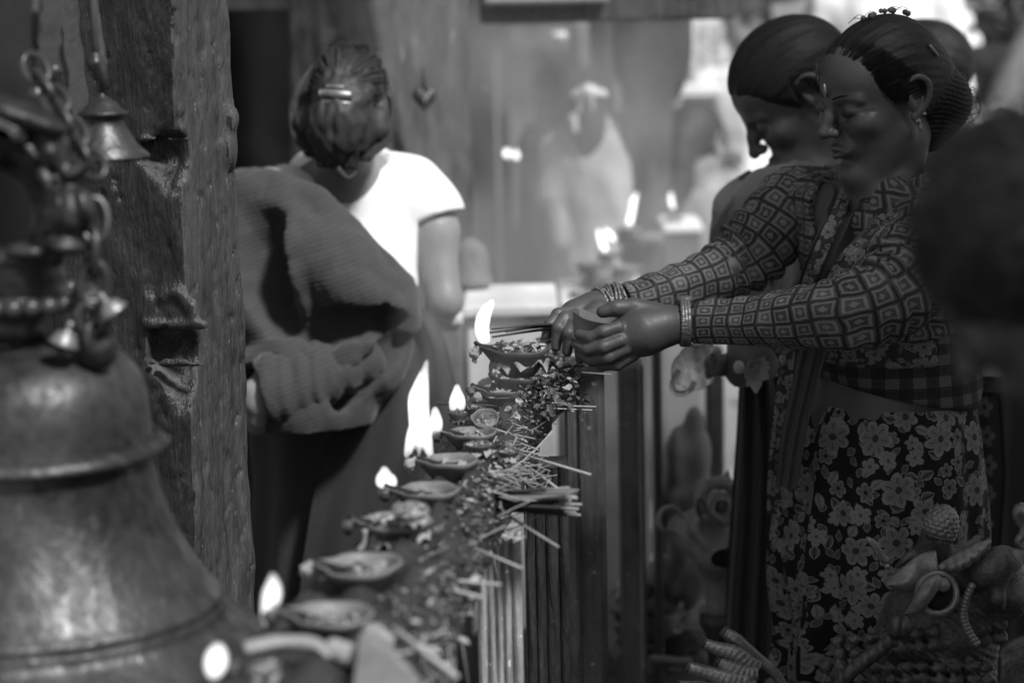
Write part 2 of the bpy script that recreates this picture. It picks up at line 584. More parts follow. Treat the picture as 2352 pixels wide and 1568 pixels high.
# ================================================================== SETTING
def plane_sheet(name, x0, x1, y0, y1, z, mat, kind='structure'):
    o = build(name, A((x0, y0, z), (x1, y0, z), (x1, y1, z), (x0, y1, z)), [(0, 1, 2, 3)], mat, smooth=False)
    return tag(o, kind=kind)
plane_sheet('ground', -150, 150, -60, 240, 0.0, M['ground'])
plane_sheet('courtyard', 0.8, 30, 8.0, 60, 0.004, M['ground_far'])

def noisy_box(c, s, res, amp, sc, seed=0, R=None, rd=.01):
    s_ = Sdf().box(c, np.asarray(s) / 2, R, rd)
    s_.disp(lambda P: wob(P * A(1, 1, .35), sc, seed) * amp + wob(P * A(1, 1, .5), sc * .3, seed + 5) * amp * .4)
    h = np.linalg.norm(np.asarray(s[:2])) / 2 + .03
    return s_, c - A(h, h, s[2] / 2 + .03), c + A(h, h, s[2] / 2 + .03), res

# ---- dark hall with its open doorway, left
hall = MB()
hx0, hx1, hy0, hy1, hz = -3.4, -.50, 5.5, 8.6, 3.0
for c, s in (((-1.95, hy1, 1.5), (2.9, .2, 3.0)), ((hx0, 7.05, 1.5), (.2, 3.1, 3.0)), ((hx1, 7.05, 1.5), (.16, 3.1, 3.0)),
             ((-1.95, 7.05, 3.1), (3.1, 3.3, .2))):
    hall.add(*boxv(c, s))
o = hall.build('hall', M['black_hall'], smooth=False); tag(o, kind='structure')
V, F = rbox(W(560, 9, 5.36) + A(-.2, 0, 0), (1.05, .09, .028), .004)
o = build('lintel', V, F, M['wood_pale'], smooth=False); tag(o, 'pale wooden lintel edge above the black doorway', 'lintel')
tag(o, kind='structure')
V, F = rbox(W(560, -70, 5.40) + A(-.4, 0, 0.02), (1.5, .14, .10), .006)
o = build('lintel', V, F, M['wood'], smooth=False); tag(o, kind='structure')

# ---- back wall with its panel, jamb, beams
V, F = boxv((-.135, 7.5, 1.5), (1.27, .2, 3.0))
o = build('back_wall', V, F, M['stone_far'], smooth=False); tag(o, kind='structure')
shr = empty('shrine_front', W(1250, 760, 7.3) * A(1, 1, 0), 'smoke dimmed shrine panel with jamb and hanging bell behind the smoke', 'shrine')
def bx_at(name, x0, y0, x1, y1, Y, dep, mat, parent=None, b=.006):
    a, c = W(x0, y0, Y), W(x1, y1, Y)
    lo, hi = np.minimum(a, c), np.maximum(a, c)
    cen = (lo + hi) / 2; sz = np.maximum(hi - lo, .004); cen[1] = Y + dep / 2; sz[1] = dep
    V, F = rbox(cen, sz, min(b, sz.min() * .3))
    return build(name, V, F, mat, parent, smooth=False)
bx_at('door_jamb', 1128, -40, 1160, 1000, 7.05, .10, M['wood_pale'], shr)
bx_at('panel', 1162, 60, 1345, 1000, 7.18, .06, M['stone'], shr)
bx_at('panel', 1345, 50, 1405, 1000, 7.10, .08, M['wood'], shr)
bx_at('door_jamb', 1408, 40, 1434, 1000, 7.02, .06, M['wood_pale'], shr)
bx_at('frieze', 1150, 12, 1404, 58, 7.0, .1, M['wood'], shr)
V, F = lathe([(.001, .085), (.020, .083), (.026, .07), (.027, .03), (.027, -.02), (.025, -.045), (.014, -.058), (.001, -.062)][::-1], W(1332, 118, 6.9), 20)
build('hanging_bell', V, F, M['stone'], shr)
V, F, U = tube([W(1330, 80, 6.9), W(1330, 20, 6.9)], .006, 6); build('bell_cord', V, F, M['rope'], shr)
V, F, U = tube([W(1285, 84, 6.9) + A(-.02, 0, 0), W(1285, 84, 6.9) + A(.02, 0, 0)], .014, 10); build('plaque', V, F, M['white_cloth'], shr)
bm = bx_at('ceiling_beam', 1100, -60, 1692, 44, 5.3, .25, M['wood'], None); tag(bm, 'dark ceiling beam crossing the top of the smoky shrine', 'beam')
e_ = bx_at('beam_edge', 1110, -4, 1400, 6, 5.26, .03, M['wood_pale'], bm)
# leaning dark trunk-like column
lc = Sdf()
lc.chain(WL([(1500, -80, 6.45), (1500, 120, 6.45), (1482, 300, 6.45), (1490, 700, 6.45), (1492, 1100, 6.45)]), [.113, .096, .061, .054, .06], .05)
lc.disp(lambda P: wob(P * A(1, 1, .3), .09, 3) * .008)
lo, hi = W(1380, 1100, 6.45), W(1620, -80, 6.45)
V, F = lc.mesh(np.minimum(lo, hi) - A(.1, .3, .1), np.maximum(lo, hi) + A(.1, .3, .1), .014)
o = build('tree_trunk', V, F, M['wood']); tag(o, 'dark leaning trunk rising through the smoke behind the lamps', 'trunk')
# eave over the shrine: dark underside above the frame
V, F = boxv((-1.3, 7.6, 3.25), (4.6, 5.0, .12))
o = build('roof', V, F, M['wood'], smooth=False); tag(o, kind='structure')

# unseen wall added at the right to keep the sun off the two women
V, F = boxv((2.25, -.2, 2.18), (.5, 6.0, 4.36)); o = build('added_shade_wall', V, F, M['stone'], smooth=False); tag(o, 'added unseen wall along the right side shading the two women', 'wall')
# ---- second pillar behind the white shirt
def pillar(name, xl, xe, xr, Yl, Ye, Yr, z0, z1, mat, amp, res, seed, label, cut=None, lumps=()):
    """square pillar seen on its near edge xe; left face to xl, right face to xr"""
    e = W(xe, 700, Ye); l = W(xl, 700, Yl); r = W(xr, 700, Yr)
    u = unit((l - e) * A(1, 1, 0)); v = unit((r - e) * A(1, 1, 0))
    a = np.linalg.norm((l - e)[:2]); b = np.linalg.norm((r - e)[:2])
    v = unit(v - u * (u @ v) * .9)
    R = np.c_[u, v, A(0, 0, 1)]
    cen = e + u * a / 2 + v * b / 2; cen[2] = (z0 + z1) / 2
    s_ = Sdf()
    def f(P):
        q = (P - cen) @ R - 0.0
        q = np.abs(q) - (A(a / 2, b / 2, (z1 - z0) / 2) - .012)
        return np.sqrt((np.maximum(q, 0) ** 2).sum(1)) + np.minimum(q.max(1), 0) - .012
    s_._push(f, 0, 'u')
    if cut: cut(s_, e, u, v, a, b)
    for (p, rr) in lumps: s_.ell(p, rr, None, .02)
    s_.disp(lambda P: wob(P * A(1, 1, .25), .07, seed) * amp + wob(P * A(1, 1, .3), .02, seed + 5) * amp * .5 + np.clip(wob(P * A(1, 1, .7), .026, seed + 9) - .45, 0, 1) * amp * 1.6)
    hh = max(a, b) * .75 + .04
    V, F = s_.mesh(A(cen[0] - hh, cen[1] - hh, z0 - .02), A(cen[0] + hh, cen[1] + hh, z1 + .02), res)
    o = build(name, V, F, mat); tag(o, label, 'pillar')
    if cut:        # oil and soot on the bell-side face, with its shade painted in too
        o.data.materials.append(M['wood_soot_shade']); nf = -v + .15 * u
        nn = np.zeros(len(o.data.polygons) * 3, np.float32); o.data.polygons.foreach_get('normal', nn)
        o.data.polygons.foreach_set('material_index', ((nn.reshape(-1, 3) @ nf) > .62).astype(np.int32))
    return o
p2 = pillar('stone_pillar', 680, 884, 1026, 5.12, 4.95, 5.22, 0, 2.35, grime('streaked stone', .085, 5, 1.0, .8, .3, 0, .6, .01, (1, 1, .3), 6, .07), .005, .016, 11,
            'grey pillar behind the woman in the white shirt')
def pipal(px, py, Y, w, h, label):
    """heart shaped hanging leaf pendant"""
    t = np.linspace(0, 2 * np.pi, 28, endpoint=False)
    x = 16 * np.sin(t) ** 3 / 17; y = (13 * np.cos(t) - 5 * np.cos(2 * t) - 2 * np.cos(3 * t) - np.cos(4 * t)) / 15
    c = W(px, py, Y); V, F = [], []
    for k, (dy, s_) in enumerate(((-.012, .8), (-.006, 1.0), (.006, 1.0), (.012, .8))):
        V.append(np.c_[x * w * s_ + c[0], np.full(28, c[1] + dy), y * h * s_ + c[2]])
    V = np.concatenate(V); F = grid_faces(28, 4, True); F += [tuple(range(27, -1, -1)), tuple(range(84, 112))]
    o = build('leaf_pendant', V, [f[::-1] for f in F], M['bronze_dark']); tag(o, label, 'pendant', 'heart shaped pendants on the pillars')
    V, F, U = tube([c + A(0, 0, h * .6), c + A(0, .01, h * 2.3)], .004, 6); build('cord', V, F, M['rope'], o)
pipal(975, 225, 4.93, S(30, 4.93), S(30, 4.93), 'dark heart pendant hung on the lit face of the grey pillar')
pipal(1108, 208, 6.9, S(18, 6.9), S(20, 6.9), 'small dark heart pendant on the dim wall left of the smoky panel')
fg = Sdf()
fg.chain(WL([(1052, 345, 5.5), (1058, 400, 5.5), (1050, 440, 5.5)]), [.016, .024, .014], .02)
fg.ell(W(1045, 338, 5.5), .016, None, .01); fg.ell(W(1066, 425, 5.5), .012, None, .01)
V, F = fg.mesh(W(1020, 480, 5.42), W(1090, 300, 5.58) , .004)
V, F = fg.mesh(A(*np.minimum(W(1010, 470, 5.4), W(1100, 310, 5.6))), A(*np.maximum(W(1010, 470, 5.4), W(1100, 310, 5.6))), .005)
o = build('carved_bracket', V, F, M['stone']); tag(o, 'small carved bracket on the edge of the grey pillar', 'carving')

# ---- near pillar on the left
def near_cut(s_, e, u, v, a, b):
    def at(du, py):            # a point on the left face
        p = W(425, py, 3.0); return e + u * du + A(0, 0, p[2] - e[2])
    n = unit(u * 0 - v)        # outward normal of the left face
    for du, y0, y1, yb, w in ((.02, 318, 375, 425, .035), (.012, 745, 835, 935, .045)):
        c = (at(du, y0) + at(du, y1)) / 2; hh = (at(du, y0)[2] - at(du, y1)[2]) / 2
        s_.box(c, (w, .028, hh), np.c_[u, v, A(0, 0, 1)], .004, .004, 's')
        s_.cone(at(du, y1), at(du, yb), w * .95, .008, .012, 's')
    # arched hood over the lower socket, ledge lines
    c = at(.014, 745)
    s_.chain([at(.055, 735), at(.045, 690), at(.015, 668), at(-.006, 700), at(-.010, 740)], .0042, .008)
    s_.box(at(.016, 745), (.040, .005, .003), np.c_[u, v, A(0, 0, 1)], .002, .003)
    s_.box(at(.02, 318), (.036, .004, .003), np.c_[u, v, A(0, 0, 1)], .002, .003)
    s_.box(at(.016, 835), (.036, .003, .002), np.c_[u, v, A(0, 0, 1)], .001, .003)
lump = [(W(530, 268, 3.16), (.010, .01, .012)), (W(525, 335, 3.16), (.007, .02, .02)), (W(528, 700, 3.17), (.006, .02, .03)),
        (W(535, 770, 3.17), (.006, .02, .02)), (W(556, 1285, 3.17), (.006, .02, .022))]
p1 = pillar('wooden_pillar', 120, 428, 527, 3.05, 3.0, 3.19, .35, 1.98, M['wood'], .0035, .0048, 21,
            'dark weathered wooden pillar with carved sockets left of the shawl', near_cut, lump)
# dark niche wall behind the near pillar on the far left
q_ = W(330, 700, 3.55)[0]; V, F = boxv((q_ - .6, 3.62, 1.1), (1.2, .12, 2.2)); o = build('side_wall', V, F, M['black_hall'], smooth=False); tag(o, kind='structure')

# ================================================================== BELLS (left)
BY = 2.35
big = empty('temple_bell', W(60, 1520, BY), 'large tarnished temple bell filling the lower left corner', 'bell')
def prof_px(pts, xc, Y): return [(S(x - xc, Y), W(60, y, Y)[2]) for x, y in pts]
ax = W(60, 1000, BY); ax[2] = 0
pr = prof_px([(60.5, 770), (120, 778), (200, 790), (262, 806), (306, 830), (333, 866), (347, 910), (352, 960), (354, 992), (357, 1003)], 60, BY)
jit = lambda a, z: 1 + .006 * np.sin(3 * a + 9 * z) + .003 * np.sin(17 * a + 60 * z)
V, F = lathe(pr[::-1], ax, 96, jit=jit); build('crown', V, F, M['bronze'], big)
pr = prof_px([(357, 1003), (372, 1008), (391, 1026), (388, 1034), (372, 1040), (356, 1042)], 60, BY)
V, F = lathe(pr[::-1], ax, 96, jit=lambda a, z: 1 + .012 * np.sin(5 * a) + .006 * np.sin(13 * a)); build('flange', V, F, M['bronze'], big)
pr = prof_px([(356, 1042), (359, 1085), (369, 1135), (387, 1190), (412, 1245), (442, 1300), (472, 1345), (488, 1366), (496, 1370), (501, 1380), (498, 1390), (503, 1396), (507, 1404), (506, 1410), (530, 1428), (575, 1460), (625, 1497), (655, 1525), (655, 1538), (630, 1540), (560, 1510), (480, 1450)], 60, BY)
V, F = lathe(pr[::-1], ax, 112, jit=jit); build('waist', V, F, M['bronze'], big)
V, F = lathe(prof_px([(70, 820), (90, 1300), (100, 1500), (62, 1540)], 60, BY)[::-1], ax, 16); build('clapper', V, F, M['iron'], big)

hg = empty('bell_hanger', W(60, 770, BY), 'cast bronze hanger with beast head and open ring above the large bell', 'hanger')
HY = 2.33
V, F = lathe(prof_px([(61, 560), (150, 566), (168, 575), (172, 592), (160, 600), (166, 612), (172, 640), (168, 662), (182, 668), (186, 690), (176, 706), (150, 712), (118, 722), (112, 750), (120, 772), (61, 776)], 60, BY)[::-1], ax, 64)
build('collar', V, F, M['bronze_dark'], hg)
first = None
bs = Sdf().ell((0, 0, 0), S(23, HY)); bv, bf = bs.mesh(A(-.013, -.013, -.013), A(.013, .013, .013), .003)
for k in range(26):
    a = 2 * math.pi * k / 26
    p = A(S(168, HY) * math.cos(a), S(168, HY) * math.sin(a), 0) + A(ax[0], ax[1], W(60, 684, BY)[2])
    if first is None: o = build('bead', bv, bf, M['bronze_dark'], hg, local=True); first = o
    else: o = first.copy(); COL.objects.link(o); o.parent = hg
    o.location = Vector(p - wpos(hg))
h = Sdf()
cc = W(-25, 490, HY)
h.torus(cc, (0.25, -1, 0), S(158, HY), S(44, HY), .02)
h.torus(cc, (0.25, -1, 0), S(112, HY), S(14, HY), .008)
rq = lambda an: np.array(Euler((0, R_(an), 0)).to_matrix())
h.ell(W(45, 262, 2.275), (S(112, HY), .030, S(30, HY)), rq(21), .006)            # sweeping brow
h.ell(W(15, 300, 2.265), (S(60, HY), .026, S(26, HY)), rq(28), .006)
h.ell(W(120, 345, 2.29), (S(34, HY), .026, S(62, HY)), rq(-24), .010)
h.cone(W(160, 402, 2.28), W(219, 372, 2.27), S(24, HY), S(3, HY), .008)          # pointed ear
h.cone(W(168, 420, 2.275), W(214, 384, 2.268), S(9, HY), S(2, HY), .003, 's')
h.ell(W(168, 486, 2.285), (S(44, HY), .028, S(62, HY)), rq(-8), .010)             # swollen cheek
h.ell(W(196, 470, 2.27), (S(18, HY), .016, S(40, HY)), rq(-12), .005)
h.ell(W(150, 560, 2.285), (S(54, HY), .026, S(24, HY)), rq(10), .008)
h.ell(W(70, 575, 2.29), (S(60, HY), .022, S(20, HY)), None, .008)
h.chain(WL([(96, 392, 2.262), (112, 430, 2.26), (116, 480, 2.262), (106, 530, 2.266)]), [S(9, HY)] * 4, .006, n=12)
h.ell(W(128, 408, 2.258), S(9, HY), None, .003)
h.chain(WL([(60, 320, 2.25), (100, 330, 2.25), (132, 318, 2.25)]), [S(5, HY)] * 3, .004, 's', n=10)
h.disp(lambda P: wob(P, .012, 14) * .0005)
h.disp(lambda P: wob(P, .03, 4) * .0008)
c0 = W(60, 420, HY)
V, F = h.mesh(c0 - A(.16, .09, .10), c0 + A(.09, .09, .10), .003)
build('beast_head', V, F, M['bronze'], hg)

def small_bell(prof, xc, Y, mat, label, group=None, n=40, tilt=None, cord=None):
    c = W(xc, prof[-1][1], Y)
    t = empty('hand_bell' if tilt is not None else 'hanging_bell', c, label, 'bell', group)
    z0 = c[2]
    p = [(max(S(x - xc, Y), .0005), W(xc, y, Y)[2] - z0) for x, y in prof]
    V, F = lathe(p[::-1], (0, 0, 0), n)
    if tilt is not None: V = V @ np.asarray(tilt).T
    build('bell_body', V + c, F, mat, t)
    return t, c
t, c = small_bell([(240.5, 206), (246, 210), (248, 220), (258, 226), (272, 236), (282, 248), (290, 254), (297, 257), (297, 263), (288, 268), (284, 276), (290, 290), (302, 312), (318, 335), (343, 357), (342, 364), (322, 362), (300, 340)], 240, 2.72,
                  M['bronze'], 'medium bronze bell with flanged shoulder hanging before the pillar')
V, F, U = tube([W(240, 208, 2.72), W(230, 120, 2.72), W(215, 20, 2.74), W(205, -60, 2.75)], .006, 7); build('strap', V, F, M['rope'], t)
V, F, U = tube([W(240, 300, 2.72), W(240, 372, 2.72)], [.004, .008], 7); build('clapper', V, F, M['iron'], t)
for (x, y, Y, s_, lab) in ((84, 205, 2.5, 26, 'tiny dark bell dangling beside the chain above the hanger'), (125, 150, 2.55, 22, 'tiny dark bell on a strap at the top left'),
                     (220, 135, 2.68, 16, 'tiny bell high against the wooden pillar beside the strap')):
    t, c = small_bell([(x + .2, y - s_), (x + s_ * .4, y - s_ * .9), (x + s_ * .6, y - s_ * .3), (x + s_ * .7, y + s_ * .2), (x + s_, y + s_ * .7), (x + s_ * .9, y + s_ * .75)], x, Y, M['bronze_dark'], lab, 'little bells hung on straps at the upper left', 18)
    V, F, U = tube([W(x, y - s_, Y), W(x - 6, y - 120, Y + .02), W(x - 2, y - 320, Y + .05)], .004, 6); build('cord', V, F, M['rope'], t)
# straps and chains
def strap(pts, w, th, mat, label, seed=0):
    P = spline(WL(pts), 40); T, N, B = frames(P); V, U = [], []
    rs = np.random.RandomState(seed)
    for i in range(len(P)):
        side = unit(np.cross(T[i], A(0.25, -1, 0))); nn = np.cross(T[i], side)
        ww = w * (1 + .12 * math.sin(i * .7 + seed))
        for a, b in ((-1, -1), (1, -1), (1, 1), (-1, 1)): V.append(P[i] + side * a * ww / 2 + nn * b * th / 2)
    F = grid_faces(4, len(P), True) + [(0, 1, 2, 3), tuple(len(V) - 4 + k for k in (3, 2, 1, 0))]
    o = build('hanging_strap', V, F, mat, smooth=False); tag(o, label, 'strap', 'straps hanging at the upper left'); return o
strap([(118, -60, 2.5), (120, 40, 2.5), (112, 110, 2.5), (108, 150, 2.5)], .022, .005, M['rope'], 'broad frayed strap hanging at the top left corner', 1)
strap([(155, -60, 2.82), (162, 60, 2.82), (176, 170, 2.82), (184, 260, 2.82), (190, 345, 2.82)], .020, .005, M['rope'], 'long strap slanting down beside the chain to the hanger', 2)
ch = empty('iron_chain', W(120, 250, 2.36), 'iron chain slanting down to the beast head hanger', 'chain', 'iron chains by the large bell')
chain_links(WL([(70, 140, 2.42), (100, 190, 2.40), (140, 250, 2.37), (175, 320, 2.34), (205, 372, 2.31), (222, 395, 2.3)]), 'link', M['iron'], ch, .034, .0042)
ch = empty('iron_chain', W(220, 690, 2.3), 'iron chain with heavy ring hanging beside the hanger collar', 'chain', 'iron chains by the large bell')
chain_links(WL([(216, 470, 2.29), (218, 530, 2.28), (214, 590, 2.28), (222, 650, 2.28), (214, 690, 2.28)]), 'link', M['iron'], ch, .036, .0045)
tt = Sdf().torus(W(212, 728, 2.28), (.35, -1, .1), S(36, 2.28), S(10, 2.28)); cc = W(212, 728, 2.28)
V, F = tt.mesh(cc - .03, cc + .03, .0022); build('ring', V, F, M['iron'], ch)
tl = basis((.5, -.2, .5))
for x, y, rot, lab in ((146, 790, basis((.9, 0, -.35)), 'small brass bell lying tilted on the crown of the large bell'),
                       (262, 718, basis((.8, .1, .55)), 'small brass bell hooked on the chain ring beside the pillar')):
    t, c = small_bell([(0.2, -34), (7, -32), (9, -24), (6, -16), (10, -8), (22, -2), (28, 6), (30, 14), (38, 22), (36, 24)], 0, 2.28, M['brass'], lab, 'small brass bells by the chain ring', 24, rot)
    for ch_ in t.children: pass
    t.location = Vector(W(x, y, 2.27))
lg = Sdf(); 
lg.ell(W(225, 800, 2.29), (.02, .018, .02), None, .01); lg.torus(W(215, 772, 2.285), (1, -.4, 0), .013, .005, .006)
cc = W(222, 790, 2.29); V, F = lg.mesh(cc - .05, cc + .05, .0025)
o = build('bell_lug', V, F, M['bronze'], big)
# ================================================================== OFFERING RAIL
LZ = 1.0
def onz(px, py, z):
    r = _CR @ A((px - 1176) / FPX, (784 - py) / FPX, -1.0)
    return A(0, 0, CAM_Z) + r * ((z - CAM_Z) / r[2])
Redge = [(960, 1568), (1000, 1460), (1060, 1325), (1128, 1170), (1195, 1030), (1250, 915), (1296, 850), (1318, 812)]
Ledge_ = [(430, 1568), (560, 1475), (705, 1345), (830, 1230), (925, 1130), (1000, 1030), (1060, 945), (1090, 880)]
RE = np.array([onz(x, y, LZ) for x, y in Redge]); LE = np.array([onz(x, y, LZ) for x, y in Ledge_])
RE = np.vstack([RE[0] + (RE[0] - RE[1]) * 3, RE]); LE = np.vstack([LE[0] + (LE[0] - LE[1]) * 3, LE])
rail = empty('offering_rail', A(-.05, 2.8, 0), 'soot covered wooden rail on posts carrying the row of oil lamps', 'rail')
n = 60
r_, l_ = spline(RE, n), spline(LE, n)
V, U = [], []
TH = .055
for i in range(n):
    wv = .002 * math.sin(i * 1.3) + .0015 * math.sin(i * 2.9 + 1)
    a, b = l_[i] + A(wv, 0, 0), r_[i] + A(wv, 0, 0)
    V += [a + A(0, 0, -TH), a + A(0, 0, -.008), a + A(.006, 0, 0), b + A(-.008, 0, 0), b + A(0, 0, -.01), b + A(.001, 0, -TH)]
F = grid_faces(6, n, True) + [(0, 1, 2, 3, 4, 5), tuple(len(V) - 6 + k for k in (5, 4, 3, 2, 1, 0))]
build('ledge_board', V, [f[::-1] for f in F], M['wood'], rail, smooth=False)

def fluted_post(x0, x1, Y, ztop, dep, nfl, amp, mat, seed, name='post', zbot=.0):
    a, b = W(x0, 1200, Y)[0], W(x1, 1200, Y)[0]
    rs = np.random.RandomState(seed)
    m = 90; xs = np.linspace(0, 1, m)
    ph = np.abs(np.sin(np.pi * nfl * (xs + .03 * np.sin(7 * xs + seed)))) ** .55
    nz = 40; V = []
    zs = np.linspace(ztop, zbot, nz)
    for k, z in enumerate(zs):
        w = .0025 * np.sin(9 * z + xs * 4 + seed) + .0012 * np.sin(37 * z + xs * 21)
        V.append(np.c_[a + (b - a) * xs, Y - amp * ph + w + .004 * (xs - .5), np.full(m, z)])
    V = np.concatenate(V); F = grid_faces(m, nz)
    V2, F2 = boxv(((a + b) / 2, Y + dep / 2 + .004, (ztop + zbot) / 2), (b - a, dep, ztop - zbot))
    mb = MB(); mb.add(V, F); mb.add(V2, F2)
    return mb.build(name, mat, rail, smooth=True)
zt = LZ - TH - .001
fluted_post(1092, 1196, 2.74, zt, .10, 5, .012, M['wood_bright'], 3)
fluted_post(1204, 1306, 3.12, zt, .06, 4, .008, M['wood'], 5)
bx_at('post', 1314, 846, 1424, 3300, 3.46, .12, M['wood_grey'], rail, .010)
bx_at('post_strip', 1322, 870, 1338, 3300, 3.44, .02, M['wood_grey'], rail, .004)
o = bx_at('post', 1422, 835, 1496, 2300, 4.05, .10, M['wood_grey'], None, .008)
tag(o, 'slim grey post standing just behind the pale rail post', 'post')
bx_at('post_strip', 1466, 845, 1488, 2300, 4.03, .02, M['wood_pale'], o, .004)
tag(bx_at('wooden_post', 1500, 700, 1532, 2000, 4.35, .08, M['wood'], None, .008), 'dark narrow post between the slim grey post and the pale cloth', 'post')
tag(bx_at('wooden_post', 1622, 800, 1666, 1300, 4.9, .05, M['wood'], None, .006), 'dark square pole behind the plastic bag', 'post')

# ---- oil lamps
def diya_mesh(R, H, seed, spout=.32, fill=.35):
    rs = np.random.RandomState(seed); m = 44
    a = np.linspace(0, 2 * np.pi, m, endpoint=False); ad = np.minimum(a, 2 * np.pi - a)
    prof = [(.0, 0), (.42, 0), (.50, .05), (.74, .42), (.93, .84), (1.0, 1.0), (.97, 1.06), (.90, 1.03), (.84, .86), (.66, .45), (.40, .22), (0, .18)]
    V = []
    for r, z in prof:
        k = 1 + spout * np.exp(-(ad / .30) ** 2) * max(0, (z - .25)) * (r > .45)
        pin = 1 - .10 * np.exp(-((ad - .55) / .22) ** 2) * max(0, z - .3)
        irr = 1 + .012 * np.sin(3 * a + seed) + .008 * np.sin(7 * a + 2 * seed)
        zz = z + (.06 * np.exp(-(ad / .3) ** 2) + .025 * np.sin(2 * a + seed) + .02 * np.sin(5 * a)) * (z > .8)
        V.append(np.c_[np.cos(a) * R * r * k * pin * irr, np.sin(a) * R * r * k * pin * irr, H * zz])
    return np.concatenate(V), grid_faces(m, len(prof), True)

def heap(R, H, seed, n=90):
    """lumpy burnt filling"""
    rs = np.random.RandomState(seed); nr, na = 9, 30
    V, F = [], []
    for j in range(nr):
        r = j / (nr - 1)
        for i in range(na):
            a = 2 * np.pi * i / na
            z = H * (1 - .6 * r * r) + rs.uniform(-1, 1) * H * .35
            V.append((R * r * math.cos(a), R * r * math.sin(a), z))
    F = grid_faces(na, nr, True)
    return V, F

def debris(n, pos, size, rs, kind):
    """scattered bent flakes, straws or crumbs at pos(k)->xyz"""
    mb_V, mb_F, c = [], [], 0
    for k in range(n):
        p = pos(k)
        if p is None: continue
        s = size * rs.uniform(.5, 1.5)
        if kind == 'flake':
            M_ = np.array(Euler((rs.uniform(-.9, .9), rs.uniform(-.9, .9), rs.uniform(0, 6.3))).to_matrix())
            w = rs.uniform(.35, .8)
            q = A((-1, 0, 0), (-.3, -w, .25), (.5, -w * .8, .3), (1, 0, .1), (.4, w, .35), (-.4, w * .8, .2), (0, 0, -.1)) * s / 2
            f = [(0, 1, 6), (1, 2, 6), (2, 3, 6), (3, 4, 6), (4, 5, 6), (5, 0, 6)]
        elif kind == 'straw':
            M_ = np.array(Euler((0, rs.uniform(-.5, .5), rs.uniform(0, 6.3))).to_matrix())
            t = s * rs.uniform(.03, .06); b = rs.uniform(-.2, .2) * s
            q = []
            for x, y in ((-1, 0), (0, 1), (1, 0)):
                for aa in range(3): q.append((x * s, y * b + t * math.cos(aa * 2.1), t * math.sin(aa * 2.1)))
            q = A(*q); f = []
            for j in range(2):
                for aa in range(3): f.append((j * 3 + aa, j * 3 + (aa + 1) % 3, j * 3 + 3 + (aa + 1) % 3, j * 3 + 3 + aa))
        else:
            M_ = np.array(Euler(tuple(rs.uniform(0, 6, 3))).to_matrix())
            q = A((1, 0, 0), (-1, 0, 0), (0, 1, 0), (0, -1, 0), (0, 0, 1), (0, 0, -1)) * s / 2 * rs.uniform(.5, 1, (6, 1))
            f = [(0, 2, 4), (2, 1, 4), (1, 3, 4), (3, 0, 4), (2, 0, 5), (1, 2, 5), (3, 1, 5), (0, 3, 5)]
        mb_V.append(q @ M_.T + p); mb_F += [tuple(i + c for i in g) for g in f]; c += len(q)
    return np.concatenate(mb_V), mb_F

def meshbox_(s, c, p, h): return s.mesh(c - p, c + p, h)
LAMPS = []
def flame(parts, Y, parent, mat=None, name='flame'):
    s = Sdf(); P = []
    for pts in parts:
        q = np.array([np.r_[W(x, y, Y), S(r, Y)] for x, y, r in pts])
        s.chain(q[:, :3], q[:, 3], S(3 if Y > 5 else 9, Y), 'u', 26 if len(q) > 2 else None); P.append(q[:, :3])
    P = np.concatenate(P); m = S(45, Y)
    s.disp(lambda p: wob(p, .03, 3) * .0006)
    V, F = s.mesh(P.min(0) - m, P.max(0) + m, S(2.2, Y))
    o = build(name, V, F, mat or M['flame'], parent)
    return o

